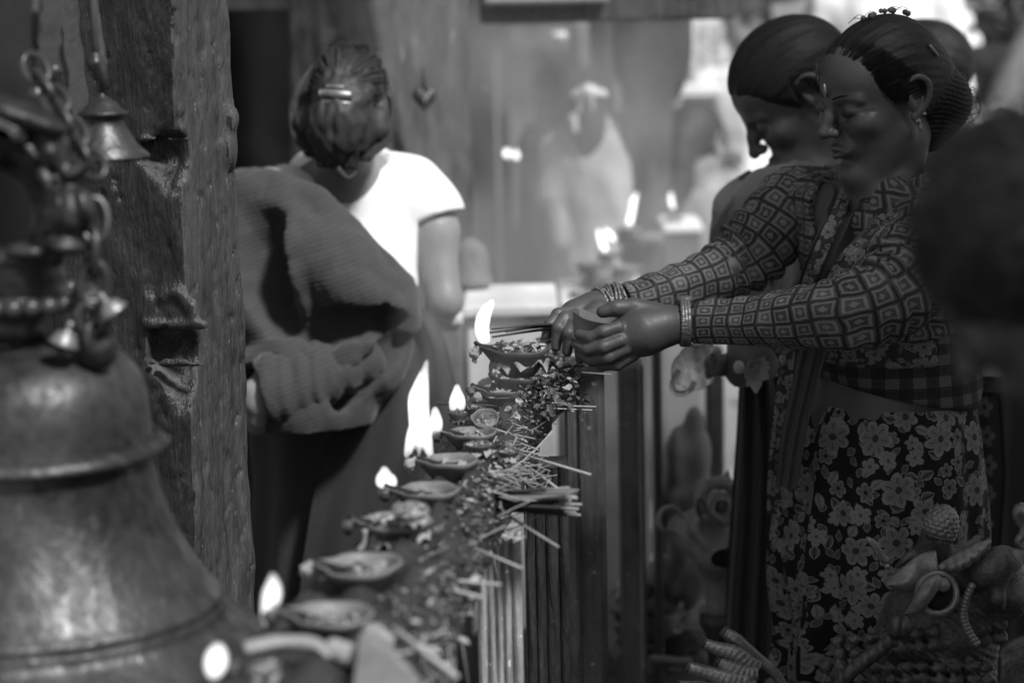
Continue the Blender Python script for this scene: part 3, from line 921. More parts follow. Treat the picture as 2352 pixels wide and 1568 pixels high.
def lamp(px, py, wpx, label, rot=180.0, Hr=.36, mat='clay', fill='oil', tilt=(0, 0), seed=0, zr=None, flames=None, sp=.32, wick=True):
    """oil lamp: bowl whose rim centre is seen at px,py; wpx its rim width"""
    zr = LZ + .034 if zr is None else zr
    c = onz(px, py, zr); Rr = S(wpx / 2, c[1]) / (1 + .14)
    H = Rr * 2 * Hr
    base = c - A(0, 0, H)
    t = empty('oil_lamp', base, label, 'oil lamp', 'clay oil lamps along the rail')
    RM = np.array(Euler((R_(tilt[0]), R_(tilt[1]), 0)).to_matrix()) @ rotz(R_(rot))
    V, F = diya_mesh(Rr, H, seed, sp); ob = build('bowl', V @ RM.T, F, M[mat], t, local=True)
    ob.data.materials.append(M['clay_dark'])       # sooty outside
    ob.data.polygons.foreach_set('material_index', [1 if k < 44 * 4 else 0 for k in range(len(ob.data.polygons))])
    if fill == 'oil':
        a = np.linspace(0, 2 * np.pi, 28, endpoint=False)
        V = np.vstack([np.c_[np.cos(a) * Rr * .80, np.sin(a) * Rr * .80, np.full(28, H * .74)], [0, 0, H * .74]])
        build('oil', V @ RM.T, [(i, (i + 1) % 28, 28) for i in range(28)], M['oil'], t, local=True)
        V, F = debris(14, lambda k: A(rs0.uniform(-.5, .5) * Rr, rs0.uniform(-.5, .5) * Rr, H * .80), Rr * .35, rs0, 'flake')
        o = build('ash_flakes', V @ RM.T, F, M['ash'], t, local=True); tag(o, kind='stuff')
    else:
        V, F = heap(Rr * .93, H * (.95 if fill == 'heap' else .6), seed)
        build('ash_filling', np.array(V) @ RM.T, F, M['ash' if fill != 'dark' else 'clay_dark'], t, local=True)
        V, F = debris(70, lambda k: A(rs0.uniform(-.75, .75) * Rr, rs0.uniform(-.75, .75) * Rr * .8, H * rs0.uniform(.75, 1.15)), Rr * .30, rs0, 'flake')
        o = build('burnt_petals', V @ RM.T, F, M['petal'], t, local=True); tag(o, kind='stuff')
        V, F = debris(40, lambda k: A(rs0.uniform(-.8, .8) * Rr, rs0.uniform(-.8, .8) * Rr * .8, H * rs0.uniform(.9, 1.2)), Rr * .22, rs0, 'straw')
        o = build('burnt_straw', V @ RM.T, F, M['leaf_dark'], t, local=True); tag(o, kind='stuff')
    if wick:
        P = A((Rr * .3, 0, H * .75), (Rr * .8, .004, H * 1.0), (Rr * 1.18, 0, H * 1.1), (Rr * 1.34, -.002, H * 1.25))
        V, F, U = tube(P @ RM.T, [.004, .0042, .0036, .0024], 7, 14); build('wick', V, F, M['soot'], t, local=True)
        w = Sdf().chain((A((Rr * 1.2, 0, H * 1.02), (Rr * 1.36, .003, H * .85), (Rr * 1.34, 0, H * .55))) @ RM.T, [.005, .006, .003], .004)
        w.disp(lambda p: wob(p, .006, seed) * .0016)
        q = A(Rr * 1.3, 0, H * .8) @ RM.T
        V, F = w.mesh(q - .02, q + .02, .0016); build('wax_drip', V, F, M['clay_dark' if seed % 2 else 'ash'], t, local=True)
    if flames:
        Yf = flames[0]; flame(flames[1], Yf, t)
    LAMPS.append((c, Rr))
    return t
rs0 = np.random.RandomState(4)
lamp(757, 1408, 240, 'nearest clay oil lamp with a bright rim and pointed flame at its lip', 176, .34, 'clay', 'oil', (0, 2), 1, None,
     (2.13, [[(611, 1428, 6), (618, 1395, 15), (625, 1362, 19), (627, 1340, 12), (626, 1318, 2)]]))
lamp(834, 1295, 224, 'unlit clay oil lamp second from the front holding pale wax', 170, .36, 'clay', 'oil', (2, -2), 2)
lamp(912, 1196, 196, 'clay oil lamp heaped with burnt petals and carrying a small bowl', 178, .38, 'clay', 'heap', (0, 0), 3)
lamp(945, 1168, 100, 'little clay bowl set on top of the heaped lamp', 150, .36, 'clay', 'heap', (14, 0), 4, LZ + .055, None, .1, False)
lamp(982, 1124, 172, 'clay oil lamp with a short wide wavering flame beside the dark incense bundle', 178, .36, 'clay', 'oil', (0, 0), 5, None,
     (2.68, [[(874, 1112, 5), (880, 1100, 12), (884, 1086, 6), (882, 1076, 2)], [(880, 1104, 10), (898, 1106, 10), (901, 1116, 3)], [(884, 1088, 6), (900, 1098, 8)]]))
lamp(1032, 1056, 156, 'clay oil lamp with the tallest forked flame on the rail', 178, .38, 'clay', 'oil', (0, 0), 6, None,
     (2.80, [[(966, 1005, 20), (962, 960, 22), (962, 920, 22), (968, 885, 15), (976, 850, 6), (981, 825, 2)], [(934, 1048, 3), (942, 1020, 9), (955, 985, 14)],
             [(962, 1046, 3), (963, 1015, 11)], [(991, 1050, 3), (982, 1022, 8), (972, 985, 14)]]))
lamp(1083, 991, 140, 'oil lamp with a small pointed flame beside the tallest flame', 178, .36, 'clay', 'oil', (0, 0), 7, None,
     (2.92, [[(993, 998, 3), (1000, 975, 11), (1001, 955, 7), (999, 938, 2)], [(1012, 990, 2), (1004, 970, 8)]]))
lamp(1114, 954, 76, 'little clay dish tipped towards the viewer between the lamps', 178, .30, 'clay', 'oil', (32, 0), 8, LZ + .045, None, .05, False)
lamp(1052, 948, 50, 'small dark wick stand carrying a forked flame behind the tallest one', 178, .6, 'clay_dark', 'dark', (0, 0), 18, LZ + .05,
     (3.02, [[(1039, 940, 3), (1044, 918, 8), (1049, 900, 6), (1050, 886, 2)], [(1061, 938, 2), (1056, 918, 7), (1050, 900, 5)]]), .2, False)
lamp(1158, 892, 132, 'pale rimmed clay lamp far along the rail below the sooty stack', 172, .36, 'clay', 'oil', (0, 0), 9)
lamp(1148, 908, 88, 'shallow dish leaning against the pale rimmed lamp', 178, .3, 'clay_dark', 'oil', (0, 0), 10, LZ + .03, None, .1)
lamp(1100, 1020, 84, 'small bowl crammed with crumbs beside the straw', 0, .42, 'clay_dark', 'heap', (0, 0), 11, LZ + .035, None, .05, False)
lamp(1168, 1036, 60, 'tiny crumb filled cup at the right edge of the rail by the straw', 0, .5, 'clay_dark', 'heap', (0, 0), 12, LZ + .03, None, .05, False)
lamp(1190, 862, 150, 'sooty black bowl under the topmost burning lamp', 172, .40, 'clay_dark', 'dark', (0, 0), 13, LZ + .045, None, .1, False)
lamp(1192, 800, 176, 'blackened burning lamp stacked highest at the woman\'s hands', 176, .42, 'clay_dark', 'heap', (0, 0), 14, LZ + .125,
     (3.27, [[(1110, 778, 10), (1106, 755, 13), (1110, 732, 13), (1118, 712, 9), (1126, 700, 5), (1130, 690, 1.5)], [(1122, 782, 4), (1112, 765, 9)]]))
lamp(600, 1530, 110, 'blurred lamp at the bottom edge with a round flame', 172, .4, 'clay', 'heap', (0, 0), 15, LZ + .02,
     (1.96, [[(490, 1545, 12), (496, 1520, 24), (499, 1500, 18), (500, 1482, 4)]]))
lamp(1085, 935, 60, 'small charred dish beside the tipped clay dish', 178, .4, 'clay_dark', 'dark', (0, 0), 16, LZ + .03, None, .2)
# wax threads running from the heaped lamp to the one in front
for i, pts in enumerate(([(838, 1215), (836, 1245), (826, 1265)], [(862, 1222), (864, 1250), (866, 1275)])):
    P = np.array([onz(912, 1196, LZ + .034)[1] - .02 for _ in pts]); P = WL([(x, y, P[0]) for x, y in pts])
    V, F, U = tube(P, [.0035, .0028, .0045], 7, 10); o = build('wax_thread', V, F, M['ash'])
    tag(o, 'wax drip thread hanging below the heaped lamp, ' + ('outer one' if i == 0 else 'inner one'), 'wax drip')

# ---- litter of offerings along the rail
rs1 = np.random.RandomState(9)
def on_rail(k, lo=.35, hi=1.06, pw=.6, zmax=.022, tmin=0.0):
    t = rs1.uniform(tmin, 1) ** .8; s_ = lo + (hi - lo) * rs1.uniform() ** pw
    i = min(int(t * (n - 1)), n - 2)
    p = l_[i] * (1 - s_) + r_[i] * s_
    if p[1] < 2.55 and s_ < .72 and rs1.uniform() < .75: return None
    z = LZ + zmax * rs1.uniform() ** 1.5 * (1.15 - abs(s_ - .75) * 1.6)
    for c, R in LAMPS:
        if (p[0] - c[0]) ** 2 + (p[1] - c[1]) ** 2 < (R * .92) ** 2: return None
    if s_ > 1.0: z = LZ - rs1.uniform() ** 1.2 * .045
    return A(p[0], p[1], z)
V = []; ns_ = 22
for i in range(n):
    for j in range(ns_):
        s_ = .04 + .95 * j / (ns_ - 1); p = l_[i] * (1 - s_) + r_[i] * s_
        hgt = .003 + .02 * max(0, math.sin(math.pi * s_ ** 1.4)) * (.6 + .5 * math.sin(i * .7) * math.sin(j * .9 + i * .3)) + rs1.uniform(0, .005)
        if j in (0, ns_ - 1) or i in (0, n - 1): hgt = .0015
        V.append(p + A(0, 0, hgt))
o = build('ash_bed', V, grid_faces(ns_, n), M['wet_soot']); tag(o, 'bed of ash and soot spread over the lamp rail', 'ash', kind='stuff')
V, F = debris(430, on_rail, .011, rs1, 'flake'); o = build('flower_petals', V, F, M['petal']); tag(o, 'wilted petals littering the lamp rail', 'petals', kind='stuff')
V, F = debris(800, on_rail, .011, rs1, 'flake'); o = build('dark_leaves', V, F, M['leaf_dark']); tag(o, 'dark wet leaf scraps littering the lamp rail', 'leaves', kind='stuff')
V, F = debris(1500, on_rail, .005, rs1, 'crumb'); o = build('ash_crumbs', V, F, M['ash']); tag(o, 'ash crumbs littering the lamp rail', 'ash', kind='stuff')
V, F = debris(110, on_rail, .020, rs1, 'straw'); o = build('straw_litter', V, F, M['straw']); tag(o, 'short straws littering the lamp rail', 'straw', kind='stuff')
# tuft of straw and leaf scraps spilling over the right edge
def spill(k):
    x, y = rs1.normal(1195, 34), rs1.normal(1055, 48)
    p = onz(x, y, LZ + .012); p[2] += rs1.uniform(-.05, .012) if x > 1190 else 0
    return p
V, F = debris(120, spill, .017, rs1, 'straw'); o = build('straw_tuft', V, F, M['straw']); tag(o, 'tuft of pale straw spilling over the right edge of the rail', 'straw', kind='stuff')
def spill2(k):
    x, y = rs1.normal(1255, 34), rs1.normal(880, 32)
    return onz(x, y, LZ + rs1.uniform(-.02, .05))
V, F = debris(800, spill2, .011, rs1, 'flake'); o = build('leaf_scraps', V, F, M['leaf_dark']); tag(o, 'dark leaf scraps heaped at the far end of the rail', 'leaves', kind='stuff')
V, F = debris(260, spill2, .010, rs1, 'flake'); o = build('torn_petals', V, F, M['petal']); tag(o, 'torn petals heaped at the far end of the rail', 'petals', kind='stuff')
# hanging straws under the edge
mb = MB()
for k in range(16):
    x = rs1.uniform(1010, 1215); y = np.interp(x, [960, 1060, 1128, 1195, 1250], [1568, 1325, 1170, 1030, 915]) + 6
    p = onz(x, y, LZ - .01); L_ = rs1.uniform(.03, .16)
    V, F, U = tube([p, p + A(rs1.uniform(-.004, .004), 0, -L_ * .5), p + A(rs1.uniform(-.008, .008), 0, -L_)], [.0012, .0011, .0008], 5)
    mb.add(V, F)
o = mb.build('hanging_straws', M['straw']); tag(o, 'loose straws dangling below the right edge of the rail', 'straw', kind='stuff')

# ---- incense sticks
def stick(x0, y0, x1, y1, Y0, Y1, label, r=.0016, burnt=0.0, group='incense sticks lying across the rail', mat='straw'):
    a, b = W(x0, y0, Y0), W(x1, y1, Y1)
    V, F, U = tube([b, a + (b - a) * .02], r, 6)
    if burnt:
        t = empty('incense_stick', (a + b) / 2, label, 'incense stick', group)
        c = a + (b - a) * burnt
        V, F, U = tube([c, b], r * .8, 6); build('bamboo_core', V, F, M[mat], t)
        V, F, U = tube([a, c], r * 1.35, 6); build('incense_paste', V, F, M['incense'], t)
        return t
    o = build('incense_stick', V, F, M[mat]); tag(o, label, 'incense stick', group); return o
stick(1002, 924, 1369, 934, 3.16, 3.22, 'long incense stick lying level across the rail, upper of the pair', .0017, .66)
stick(1004, 926, 1360, 942, 3.14, 3.20, 'long incense stick lying level across the rail, lower of the pair', .0016, .66)
stick(1160, 1032, 1357, 1090, 2.93, 2.83, 'pale bare stick pointing right from the straw tuft, upper one', .0018)
stick(1200, 1062, 1298, 1134, 2.90, 2.82, 'pale bare stick slanting steeply down from the straw tuft', .0017)
stick(1262, 844, 1425, 836, 3.42, 3.40, 'thin dark incense stick under the hands, upper one', .0013, .5)
stick(1268, 850, 1405, 860, 3.42, 3.40, 'thin dark incense stick under the hands, lower one', .0013, .5)
stick(1168, 1184, 1284, 1256, 2.62, 2.58, 'dark stick slanting down below the incense bundle', .0014, .3)
stick(1207, 1165, 1208, 1236, 2.70, 2.69, 'short pale stick hanging straight down beside the fluted post', .0013)
stick(1060, 1246, 1200, 1305, 2.52, 2.46, 'blurred stick over the edge in front of the fluted post', .0015)
stick(900, 1440, 1050, 1555, 2.10, 2.02, 'thick blurred stick crossing the bottom of the rail', .0030)
stick(880, 1450, 1010, 1500, 2.12, 2.06, 'blurred incense stick crossing the bottom of the rail', .0022)
stick(900, 1320, 1150, 1342, 2.38, 2.34, 'blurred stick beside the second lamp, upper one', .0016)
stick(940, 1330, 1110, 1372, 2.36, 2.30, 'blurred stick beside the second lamp, lower one', .0018)
bun = []
for k in range(15):
    y = 1122 + k * 4.0 + rs1.uniform(-2, 2); xo = rs1.uniform(-14, 14)
    x1 = 1318 + xo + (8 if k > 7 else -6)
    t_ = stick(1036 + rs1.uniform(-16, 30), 1150 + (y - 1150) * .45 + rs1.uniform(-3, 3), x1, y + rs1.uniform(-4, 4), 2.74 + rs1.uniform(-.02, .02), 2.66 + rs1.uniform(-.03, .03),
          'dark incense stick in the loose bundle jutting over the rail edge', .0019, .9 if k % 4 else .78, 'incense bundle jutting over the rail edge')
# flat leaf strip lying on the bundle and the split bamboo at the bottom
def slab_quad(name, pts, Y, th, mat, label, cat):
    P = WL([(x, y, yy) for (x, y), yy in zip(pts, Y)]); nrm = unit(np.cross(P[1] - P[0], P[-1] - P[0]))
    if nrm[2] < 0: nrm = -nrm
    k = len(P); V = np.vstack([P, P - nrm * th])
    F = [tuple(range(k)), tuple(range(2 * k - 1, k - 1, -1))] + [(i, k + i, k + (i + 1) % k, (i + 1) % k) for i in range(k)]
    o = build(name, V, F, mat, smooth=False); tag(o, label, cat); return o
slab_quad('leaf_strip', [(1120, 1132), (1250, 1118), (1330, 1122), (1300, 1136), (1180, 1150)], [2.72, 2.69, 2.66, 2.65, 2.68], .002, M['leafplate'], 'flat dry leaf strip lying on the incense bundle', 'leaf')
slab_quad('bamboo_strip', [(832, 1448), (858, 1440), (968, 1560), (940, 1600)], [2.04, 2.05, 1.96, 1.94], .006, M['wood_pale'], 'blurred bamboo strip leaning at the bottom edge', 'bamboo')
slab_quad('cloth_scrap', [(826, 1452), (900, 1470), (950, 1600), (806, 1640)], [2.02, 2.03, 1.93, 1.90], .004, M['stone'], 'grey cloth scrap hanging at the bottom edge', 'cloth')
V, F, U = tube(WL([(560, 1492, 2.02), (640, 1476, 2.03), (720, 1480, 2.03), (760, 1508, 2.02)]), [.007, .008, .007, .004], 8, 24, wr=lambda a, s: 1 + .12 * np.sin(3 * a + 90 * s))
o = build('twig', V, F, M['wood_pale']); tag(o, 'blurred pale twig lying in front of the nearest lamp', 'twig')
for c, r, lab in ((W(872, 1456, 2.08), (.016, .012, .006), 'bright melted wax lump right of the nearest lamp'), (W(790, 1500, 2.03), (.02, .014, .010), 'dull wax lump just in front of the nearest lamp')):
    wx = Sdf().ell(c, r, basis((.8, 0, -.5))); wx.disp(lambda P: wob(P, .02, 5) * .0015)
    V, F = meshbox_(wx, c, .03, .0025); o = build('wax_lump', V, F, M['ash']); tag(o, lab, 'wax', 'wax lumps at the near end of the rail')

# ================================================================== THINGS BEHIND THE RAIL
def slab_block(name, x0, x1, ytop, Y, dep, zbot, mat, label, cat, lip=.012, lipmat=None):
    a, b = W(x0, ytop, Y), W(x1, ytop, Y); zt_ = a[2]
    t = empty(name, A((a[0] + b[0]) / 2, Y + dep / 2, zbot), label, cat)
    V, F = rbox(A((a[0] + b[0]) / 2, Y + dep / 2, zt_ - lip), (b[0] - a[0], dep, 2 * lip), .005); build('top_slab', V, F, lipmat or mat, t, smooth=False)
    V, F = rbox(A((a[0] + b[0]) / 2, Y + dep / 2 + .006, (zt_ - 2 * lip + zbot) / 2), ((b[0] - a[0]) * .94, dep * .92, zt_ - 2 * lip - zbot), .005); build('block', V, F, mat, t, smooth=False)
    return t
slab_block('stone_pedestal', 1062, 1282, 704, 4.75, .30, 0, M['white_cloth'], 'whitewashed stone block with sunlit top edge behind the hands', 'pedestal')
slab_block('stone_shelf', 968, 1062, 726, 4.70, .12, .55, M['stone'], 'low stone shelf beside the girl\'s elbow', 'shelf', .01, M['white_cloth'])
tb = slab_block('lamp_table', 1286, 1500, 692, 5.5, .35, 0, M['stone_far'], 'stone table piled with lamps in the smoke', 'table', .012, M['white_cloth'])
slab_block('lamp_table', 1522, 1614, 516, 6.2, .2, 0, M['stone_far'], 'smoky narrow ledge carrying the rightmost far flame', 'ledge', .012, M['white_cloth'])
# dome shaped bell by the girl's arm
t, c = small_bell([(1082.5, 545), (1100, 552), (1118, 568), (1124, 590), (1126, 630), (1132, 640), (1132, 652), (1122, 656), (1100, 658)], 1082, 5.0, M['stone'], 'dim dome shaped bell behind the bare elbow', None, 36)
V, F = rbox(W(1084, 690, 5.0) + A(0, 0, 0), (.09, .09, .05), .006); build('bell_foot', V, F, M['stone_far'], t, smooth=False)
# far pile of lamps with flames
rs2 = np.random.RandomState(2)
def far_lamp(px, py, wpx, Y, label, fl=None, mat='clay'):
    c = W(px, py, Y); Rr = S(wpx / 2, Y); H = Rr * .75
    t = empty('oil_lamp', c - A(0, 0, H), label, 'oil lamp', 'oil lamps piled up in the smoke')
    V, F = diya_mesh(Rr, H, rs2.randint(50)); build('bowl', V @ rotz(rs2.uniform(2, 4)).T, F, M[mat], t, local=True)
    V, F = heap(Rr * .9, H * .9, 3); build('ash_filling', V, F, M['ash'], t, local=True)
    if fl: flame(fl, Y, t, M['flame_soft'])
    return t
far_lamp(1345, 672, 80, 5.55, 'smoky lamp bowl at the lower left of the far pile')
far_lamp(1430, 668, 84, 5.6, 'smoky lamp bowl at the lower right of the far pile', None, 'clay_dark')
far_lamp(1385, 640, 90, 5.7, 'smoky lamp bowl in the middle of the far pile', None, 'clay_dark')
far_lamp(1440, 612, 80, 5.75, 'smoky lamp bowl high on the right of the far pile')
far_lamp(1362, 606, 76, 5.75, 'smoky lamp bowl high on the left of the far pile')
far_lamp(1400, 580, 60, 5.8, 'burning smoky lamp topping the far pile with a twin flame', [[(1390, 572, 7), (1382, 552, 7), (1374, 530, 4)], [(1410, 550, 6), (1400, 538, 6), (1390, 528, 4)]])
far_lamp(1450, 524, 60, 6.1, 'far lamp on the wall shelf with a tall bent flame', [[(1446, 510, 7), (1452, 488, 6), (1456, 462, 6), (1462, 444, 3)]])
far_lamp(1548, 500, 46, 6.25, 'far lamp on the narrow ledge with a double flame', [[(1547, 476, 5), (1541, 460, 5), (1542, 445, 4)]])
V, F = rbox(W(1450, 545, 6.15), (.16, .1, .02), .004); o = build('wall_shelf', V, F, M['stone'], smooth=False); tag(o, 'thin shelf under the tall bent far flame', 'shelf')
V, F = rbox(W(1450, 620, 6.25), (.05, .05, .16), .004); build('shelf_bracket', V, F, M['stone_far'], o, smooth=False)
lh = empty('lamp_holder', W(1176, 372, 6.9), 'pair of tiny far flames on a wall stand left of the ponytail', 'lamp stand')
for x, y in ((1165, 352), (1187, 356)):
    f_ = Sdf().ell(W(x, y, 6.9), (.012, .012, .014)); V, F = f_.mesh(W(x, y, 6.9) - .02, W(x, y, 6.9) + .02, .004); build('flame', V, F, M['flame_soft'], lh)
    V, F, U = tube([W(x, y + 10, 6.9), W(1176, 400, 6.95)], .005, 6); build('holder_arm', V, F, M['iron'], lh)
V, F, U = tube([W(1176, 400, 6.95), W(1178, 1000, 6.95)], .008, 8); build('stand_pole', V, F, M['iron'], lh)
# ================================================================== CLOTH, SKIN AND HAIR MATERIALS
def skin_mat(name, v, rough=.5):
    m = MT(name, rough, .5)
    a = m.noise(9, None, 4); b = m.noise(160, None, 3); c = m.noise(420, None, 2)
    m.col(((a - .5) * .35 + (b - .5) * .3 + 1.0) * v)
    m.bump(b * .5 + c * .3 + m.noise(55, None, 4) * .5, .38, .0016)
    m.rough((b - .5) * .25 + rough)
    return m.m
M['skin'] = skin_mat('brown skin', .07, .50)
M['skin_mid'] = skin_mat('tan skin', .22)
M['skin_dark'] = skin_mat('deep brown skin', .045)
def hair_mat(name, v, axis=(1, 1, .12), rough=.38):
    m = MT(name, rough, .3)
    a = m.noise(140, m.mapped(axis), 4, .6, .4); b = m.noise(9, None, 3)
    m.col(((a - .5) * 1.6 + (b - .5) * .8 + 1.0).max(.2) * v)
    m.bump(a, .55, .003); m.rough((a - .5) * .3 + rough)
    return m.m
M['hair'] = hair_mat('black hair', .010, rough=.6)
M['hair_side'] = hair_mat('combed black hair', .010, (.25, 1, 1), .58)
M['hair_brown'] = hair_mat('dark brown hair', .030, (1, 1, .12), .55)
def weave_mat(name, v, sc=260, amt=.3, rough=.85, ribs=None, bump=.3, bd=.002):
    m = MT(name, rough, .2); m.b.inputs['Sheen Weight'].default_value = .15
    a = m.noise(7, None, 4); b = m.noise(sc, None, 2)
    c = (a - .5) * .5 + (b - .5) * amt + 1.0
    h = b
    if ribs:
        x, y, z = m.xyz(m.tc())
        wv = ((x * ribs[0] + y * ribs[1] + z * ribs[2]) + (a - .5) * ribs[3]).sin()
        c = c * (wv * .09 + .97); h = wv * .5 + b * .3
    m.col(c.max(.1) * v); m.bump(h, bump, bd)
    return m.m
M['shirt'] = weave_mat('white cotton', .78, 300, .06)
M['shawl'] = weave_mat('grey ribbed wool', .046, 380, .35, .9, (220, 60, -760, 5.0), .22, .002)
M['shawl_cuff'] = weave_mat('ribbed cuff wool', .062, 380, .3, .9, (900, 0, 260, 5.0), .3, .002)
M['skirt_dark'] = weave_mat('dark drape', .045, 260, .3)
M['sari_dark'] = weave_mat('dark sari cloth', .05, 300, .35, .8)
M['sari_mid'] = weave_mat('grey sari cloth', .10, 300, .3, .8)
M['cloth_pale'] = weave_mat('pale cloth', .42, 200, .15)
M['cloth_mid'] = weave_mat('mid grey cloth', .22, 200, .2)
M['cloth_black'] = weave_mat('black cloth', .03, 200, .3)

def motif_cell(m, u, v, cell):
    """squares with a ring and a diamond, from cloth coordinates in metres"""
    us, vs = u * (1 / cell), v * (1 / cell)
    fx, fy = (us.fract() - .5).abs(), (vs.fract() - .5).abs()
    mx = fx.max(fy); dm = fx + fy
    ring = mx.gt(.27) * mx.lt(.37); dia = dm.lt(.17); gap = mx.gt(.44)
    par = (us.floor() + vs.floor()).mod(2.0)
    return ring, dia, gap, par, us, vs
def sleeve_mat():
    m = MT('square motif cotton', .85, .2)
    n1 = m.noise(9, None, 4); n2 = m.noise(300, None, 2)
    u, v, _ = m.xyz(m.tc('UV'))
    u = u + (m.noise(22, m.tc('UV'), 3) - .5) * .013; v = v + (m.noise(21, m.mapped((1, 1, 1), (0, 0, 0), 'UV', (3, 1, 0)), 3) - .5) * .013
    ring, dia, gap, par, us, vs = motif_cell(m, u, v, .0255)
    w = m.vor(1, m.vec(us.floor(), vs.floor()), 'F1', 0, '2D')
    rnd = m.noise(.9, m.vec(us.floor(), vs.floor()), 1)
    base = par * .03 + .055 + (rnd - .5) * .08
    c = base + ring * .10 + dia * .10 - gap * .04
    c = c * ((n1 - .5) * .9 + (n2 - .5) * .5 + 1.0) + m.noise(30, None, 3).sstep(.58, .75) * .03
    m.col(c.max(.012)); m.bump(n2 * .5 + n1 * .3 - gap * .3, .25, .002)
    return m.m
M['sleeve'] = sleeve_mat()
def check_mat():
    m = MT('dark checked cotton', .85, .2)
    u, v, _ = m.xyz(m.tc('UV')); n2 = m.noise(300, None, 2); n1 = m.noise(11, None, 3)
    us, vs = u * (1 / .030), v * (1 / .030)
    a = us.fract().gt(.5); b = vs.fract().gt(.5)
    fx, fy = ((us * 2).fract() - .5).abs(), ((vs * 2).fract() - .5).abs()
    ring = fx.max(fy); ring = ring.gt(.28) * ring.lt(.36)
    c = a * b * .055 + (a + b) * .008 + .018 + ring * (a - b).abs() * .02
    m.col((c * ((n2 - .5) * .4 + (n1 - .5) * .5 + 1.0)).max(.008)); m.bump(n2, .25, .002)
    return m.m
M['check'] = check_mat()
def flower_layer(m, u, v, scale, seed, R, petals):
    """returns mask, outline and heart of scattered flowers"""
    vec = m.vec(u * scale + seed, v * scale + seed * 1.7)
    vo = m.vor(1.0, vec, 'F1', .75, '2D')
    px, py, _ = m.xyz(vo.outputs['Position'])
    x, y, _ = m.xyz(vec)
    dx, dy = x - px, y - py
    r = (dx * dx + dy * dy).pow(.5)
    cr, cg, cb = m.xyz(vo.outputs['Color'])
    th = dy.atan2(dx) + cr * 6.28
    npet = petals
    pet = (th * (npet / 2.0)).cos().abs().pow(.6) * .5 + .5
    RR = pet * ((cg * .35 + .75) * R)
    nz = (m.noise(6, vec, 2) - .5) * .12
    mask = (r + nz).lt(RR); inner = (r + nz).lt(RR * .82)
    heart = r.lt(R * .20); vein = ((th * (npet / 2.0)).sin().abs()).lt(.16) * r.lt(RR * .7) * r.gt(R * .3)
    return mask, inner, heart, vein, cb
def leaf_layer(m, u, v, scale, seed):
    vec = m.vec(u * scale + seed, v * scale - seed)
    vo = m.vor(1.0, vec, 'F1', .9, '2D')
    px, py, _ = m.xyz(vo.outputs['Position']); x, y, _ = m.xyz(vec)
    cr, cg, cb = m.xyz(vo.outputs['Color'])
    a = cr * 6.28; dx, dy = x - px, y - py
    lx = dx * a.cos() + dy * a.sin(); ly = dy * a.cos() - dx * a.sin()
    # lens shape
    k = (lx * lx * 5.0) + (ly.abs() + (lx * 7).sin() * .03) * 2.6
    mask = k.lt(.5); inner = k.lt(.34); vein = ly.abs().lt(.025) * mask
    return mask, inner, vein, cb
def floral_mat(name, lo, hi, s1=15, s2=25, s3=29):
    m = MT(name, .8, .25)
    u, v, _ = m.xyz(m.tc('UV'))
    w = (m.noise(26, m.tc('UV'), 2) - .5) * .010
    u = u + w; v = v - w
    n2 = m.noise(280, None, 2); n1 = m.noise(8, None, 4)
    f1, i1, h1, v1, b1 = flower_layer(m, u, v, s1, 3.3, .37, 6)
    f2, i2, h2, v2, b2 = flower_layer(m, u, v, s2, 11.7, .34, 5)
    l1, li1, lv1, c1 = leaf_layer(m, u, v, s3, 5.1)
    l2, li2, lv2, c2 = leaf_layer(m, u, v, s3 * 1.3, 17.2)
    d = hi - lo
    c = l2 * (d * .75) + li2 * (d * -.55) + lv2 * (d * .3) + lo
    c = c * (1.0 - l1) + l1 * (lo + d * .85) - li1 * (d * .5) * (c1.gt(.45)) - lv1 * (d * .45)
    c = c * (1.0 - f2) + f2 * (lo + d * .95) - i2 * (d * .40) * b2.gt(.5) - h2 * (d * .6) - v2 * f2 * (d * .35)
    c = c * (1.0 - f1) + f1 * (lo + d * 1.0) - i1 * (d * .26) - h1 * (d * .6) - v1 * f1 * (d * .5)
    c = c.max(lo) * ((n1 - .5) * .6 + (n2 - .5) * .35 + 1.0)
    m.col(c.max(.004)); m.bump(n2 * .6 + n1 * .4, .25, .002)
    return m.m
M['floral'] = floral_mat('floral printed cotton', .008, .20)
M['floral_border'] = floral_mat('embroidered border', .03, .17, 30, 44, 60)
def border_mat():
    m = MT('flower striped border', .8, .25)
    u, v, _ = m.xyz(m.tc('UV')); n2 = m.noise(280, None, 2)
    dy = ((v * 22.0).fract() - .5); dx = (u - .5) * 1.5
    r = (dx * dx + dy * dy).pow(.5); th = dy.atan2(dx)
    f = r.lt((th * 2.5).cos().abs() * .16 + .22) * r.gt(.09)
    line = ((u - .5).abs()).gt(.40) * ((u - .5).abs()).lt(.46)
    m.col(((f * .085 + .03 - line * .018) * ((n2 - .5) * .4 + 1.0)).max(.005)); m.bump(n2, .2, .002)
    return m.m
M['border'] = border_mat()
M['gauze'] = weave_mat('dark gauze', .055, 420, .35, .7)

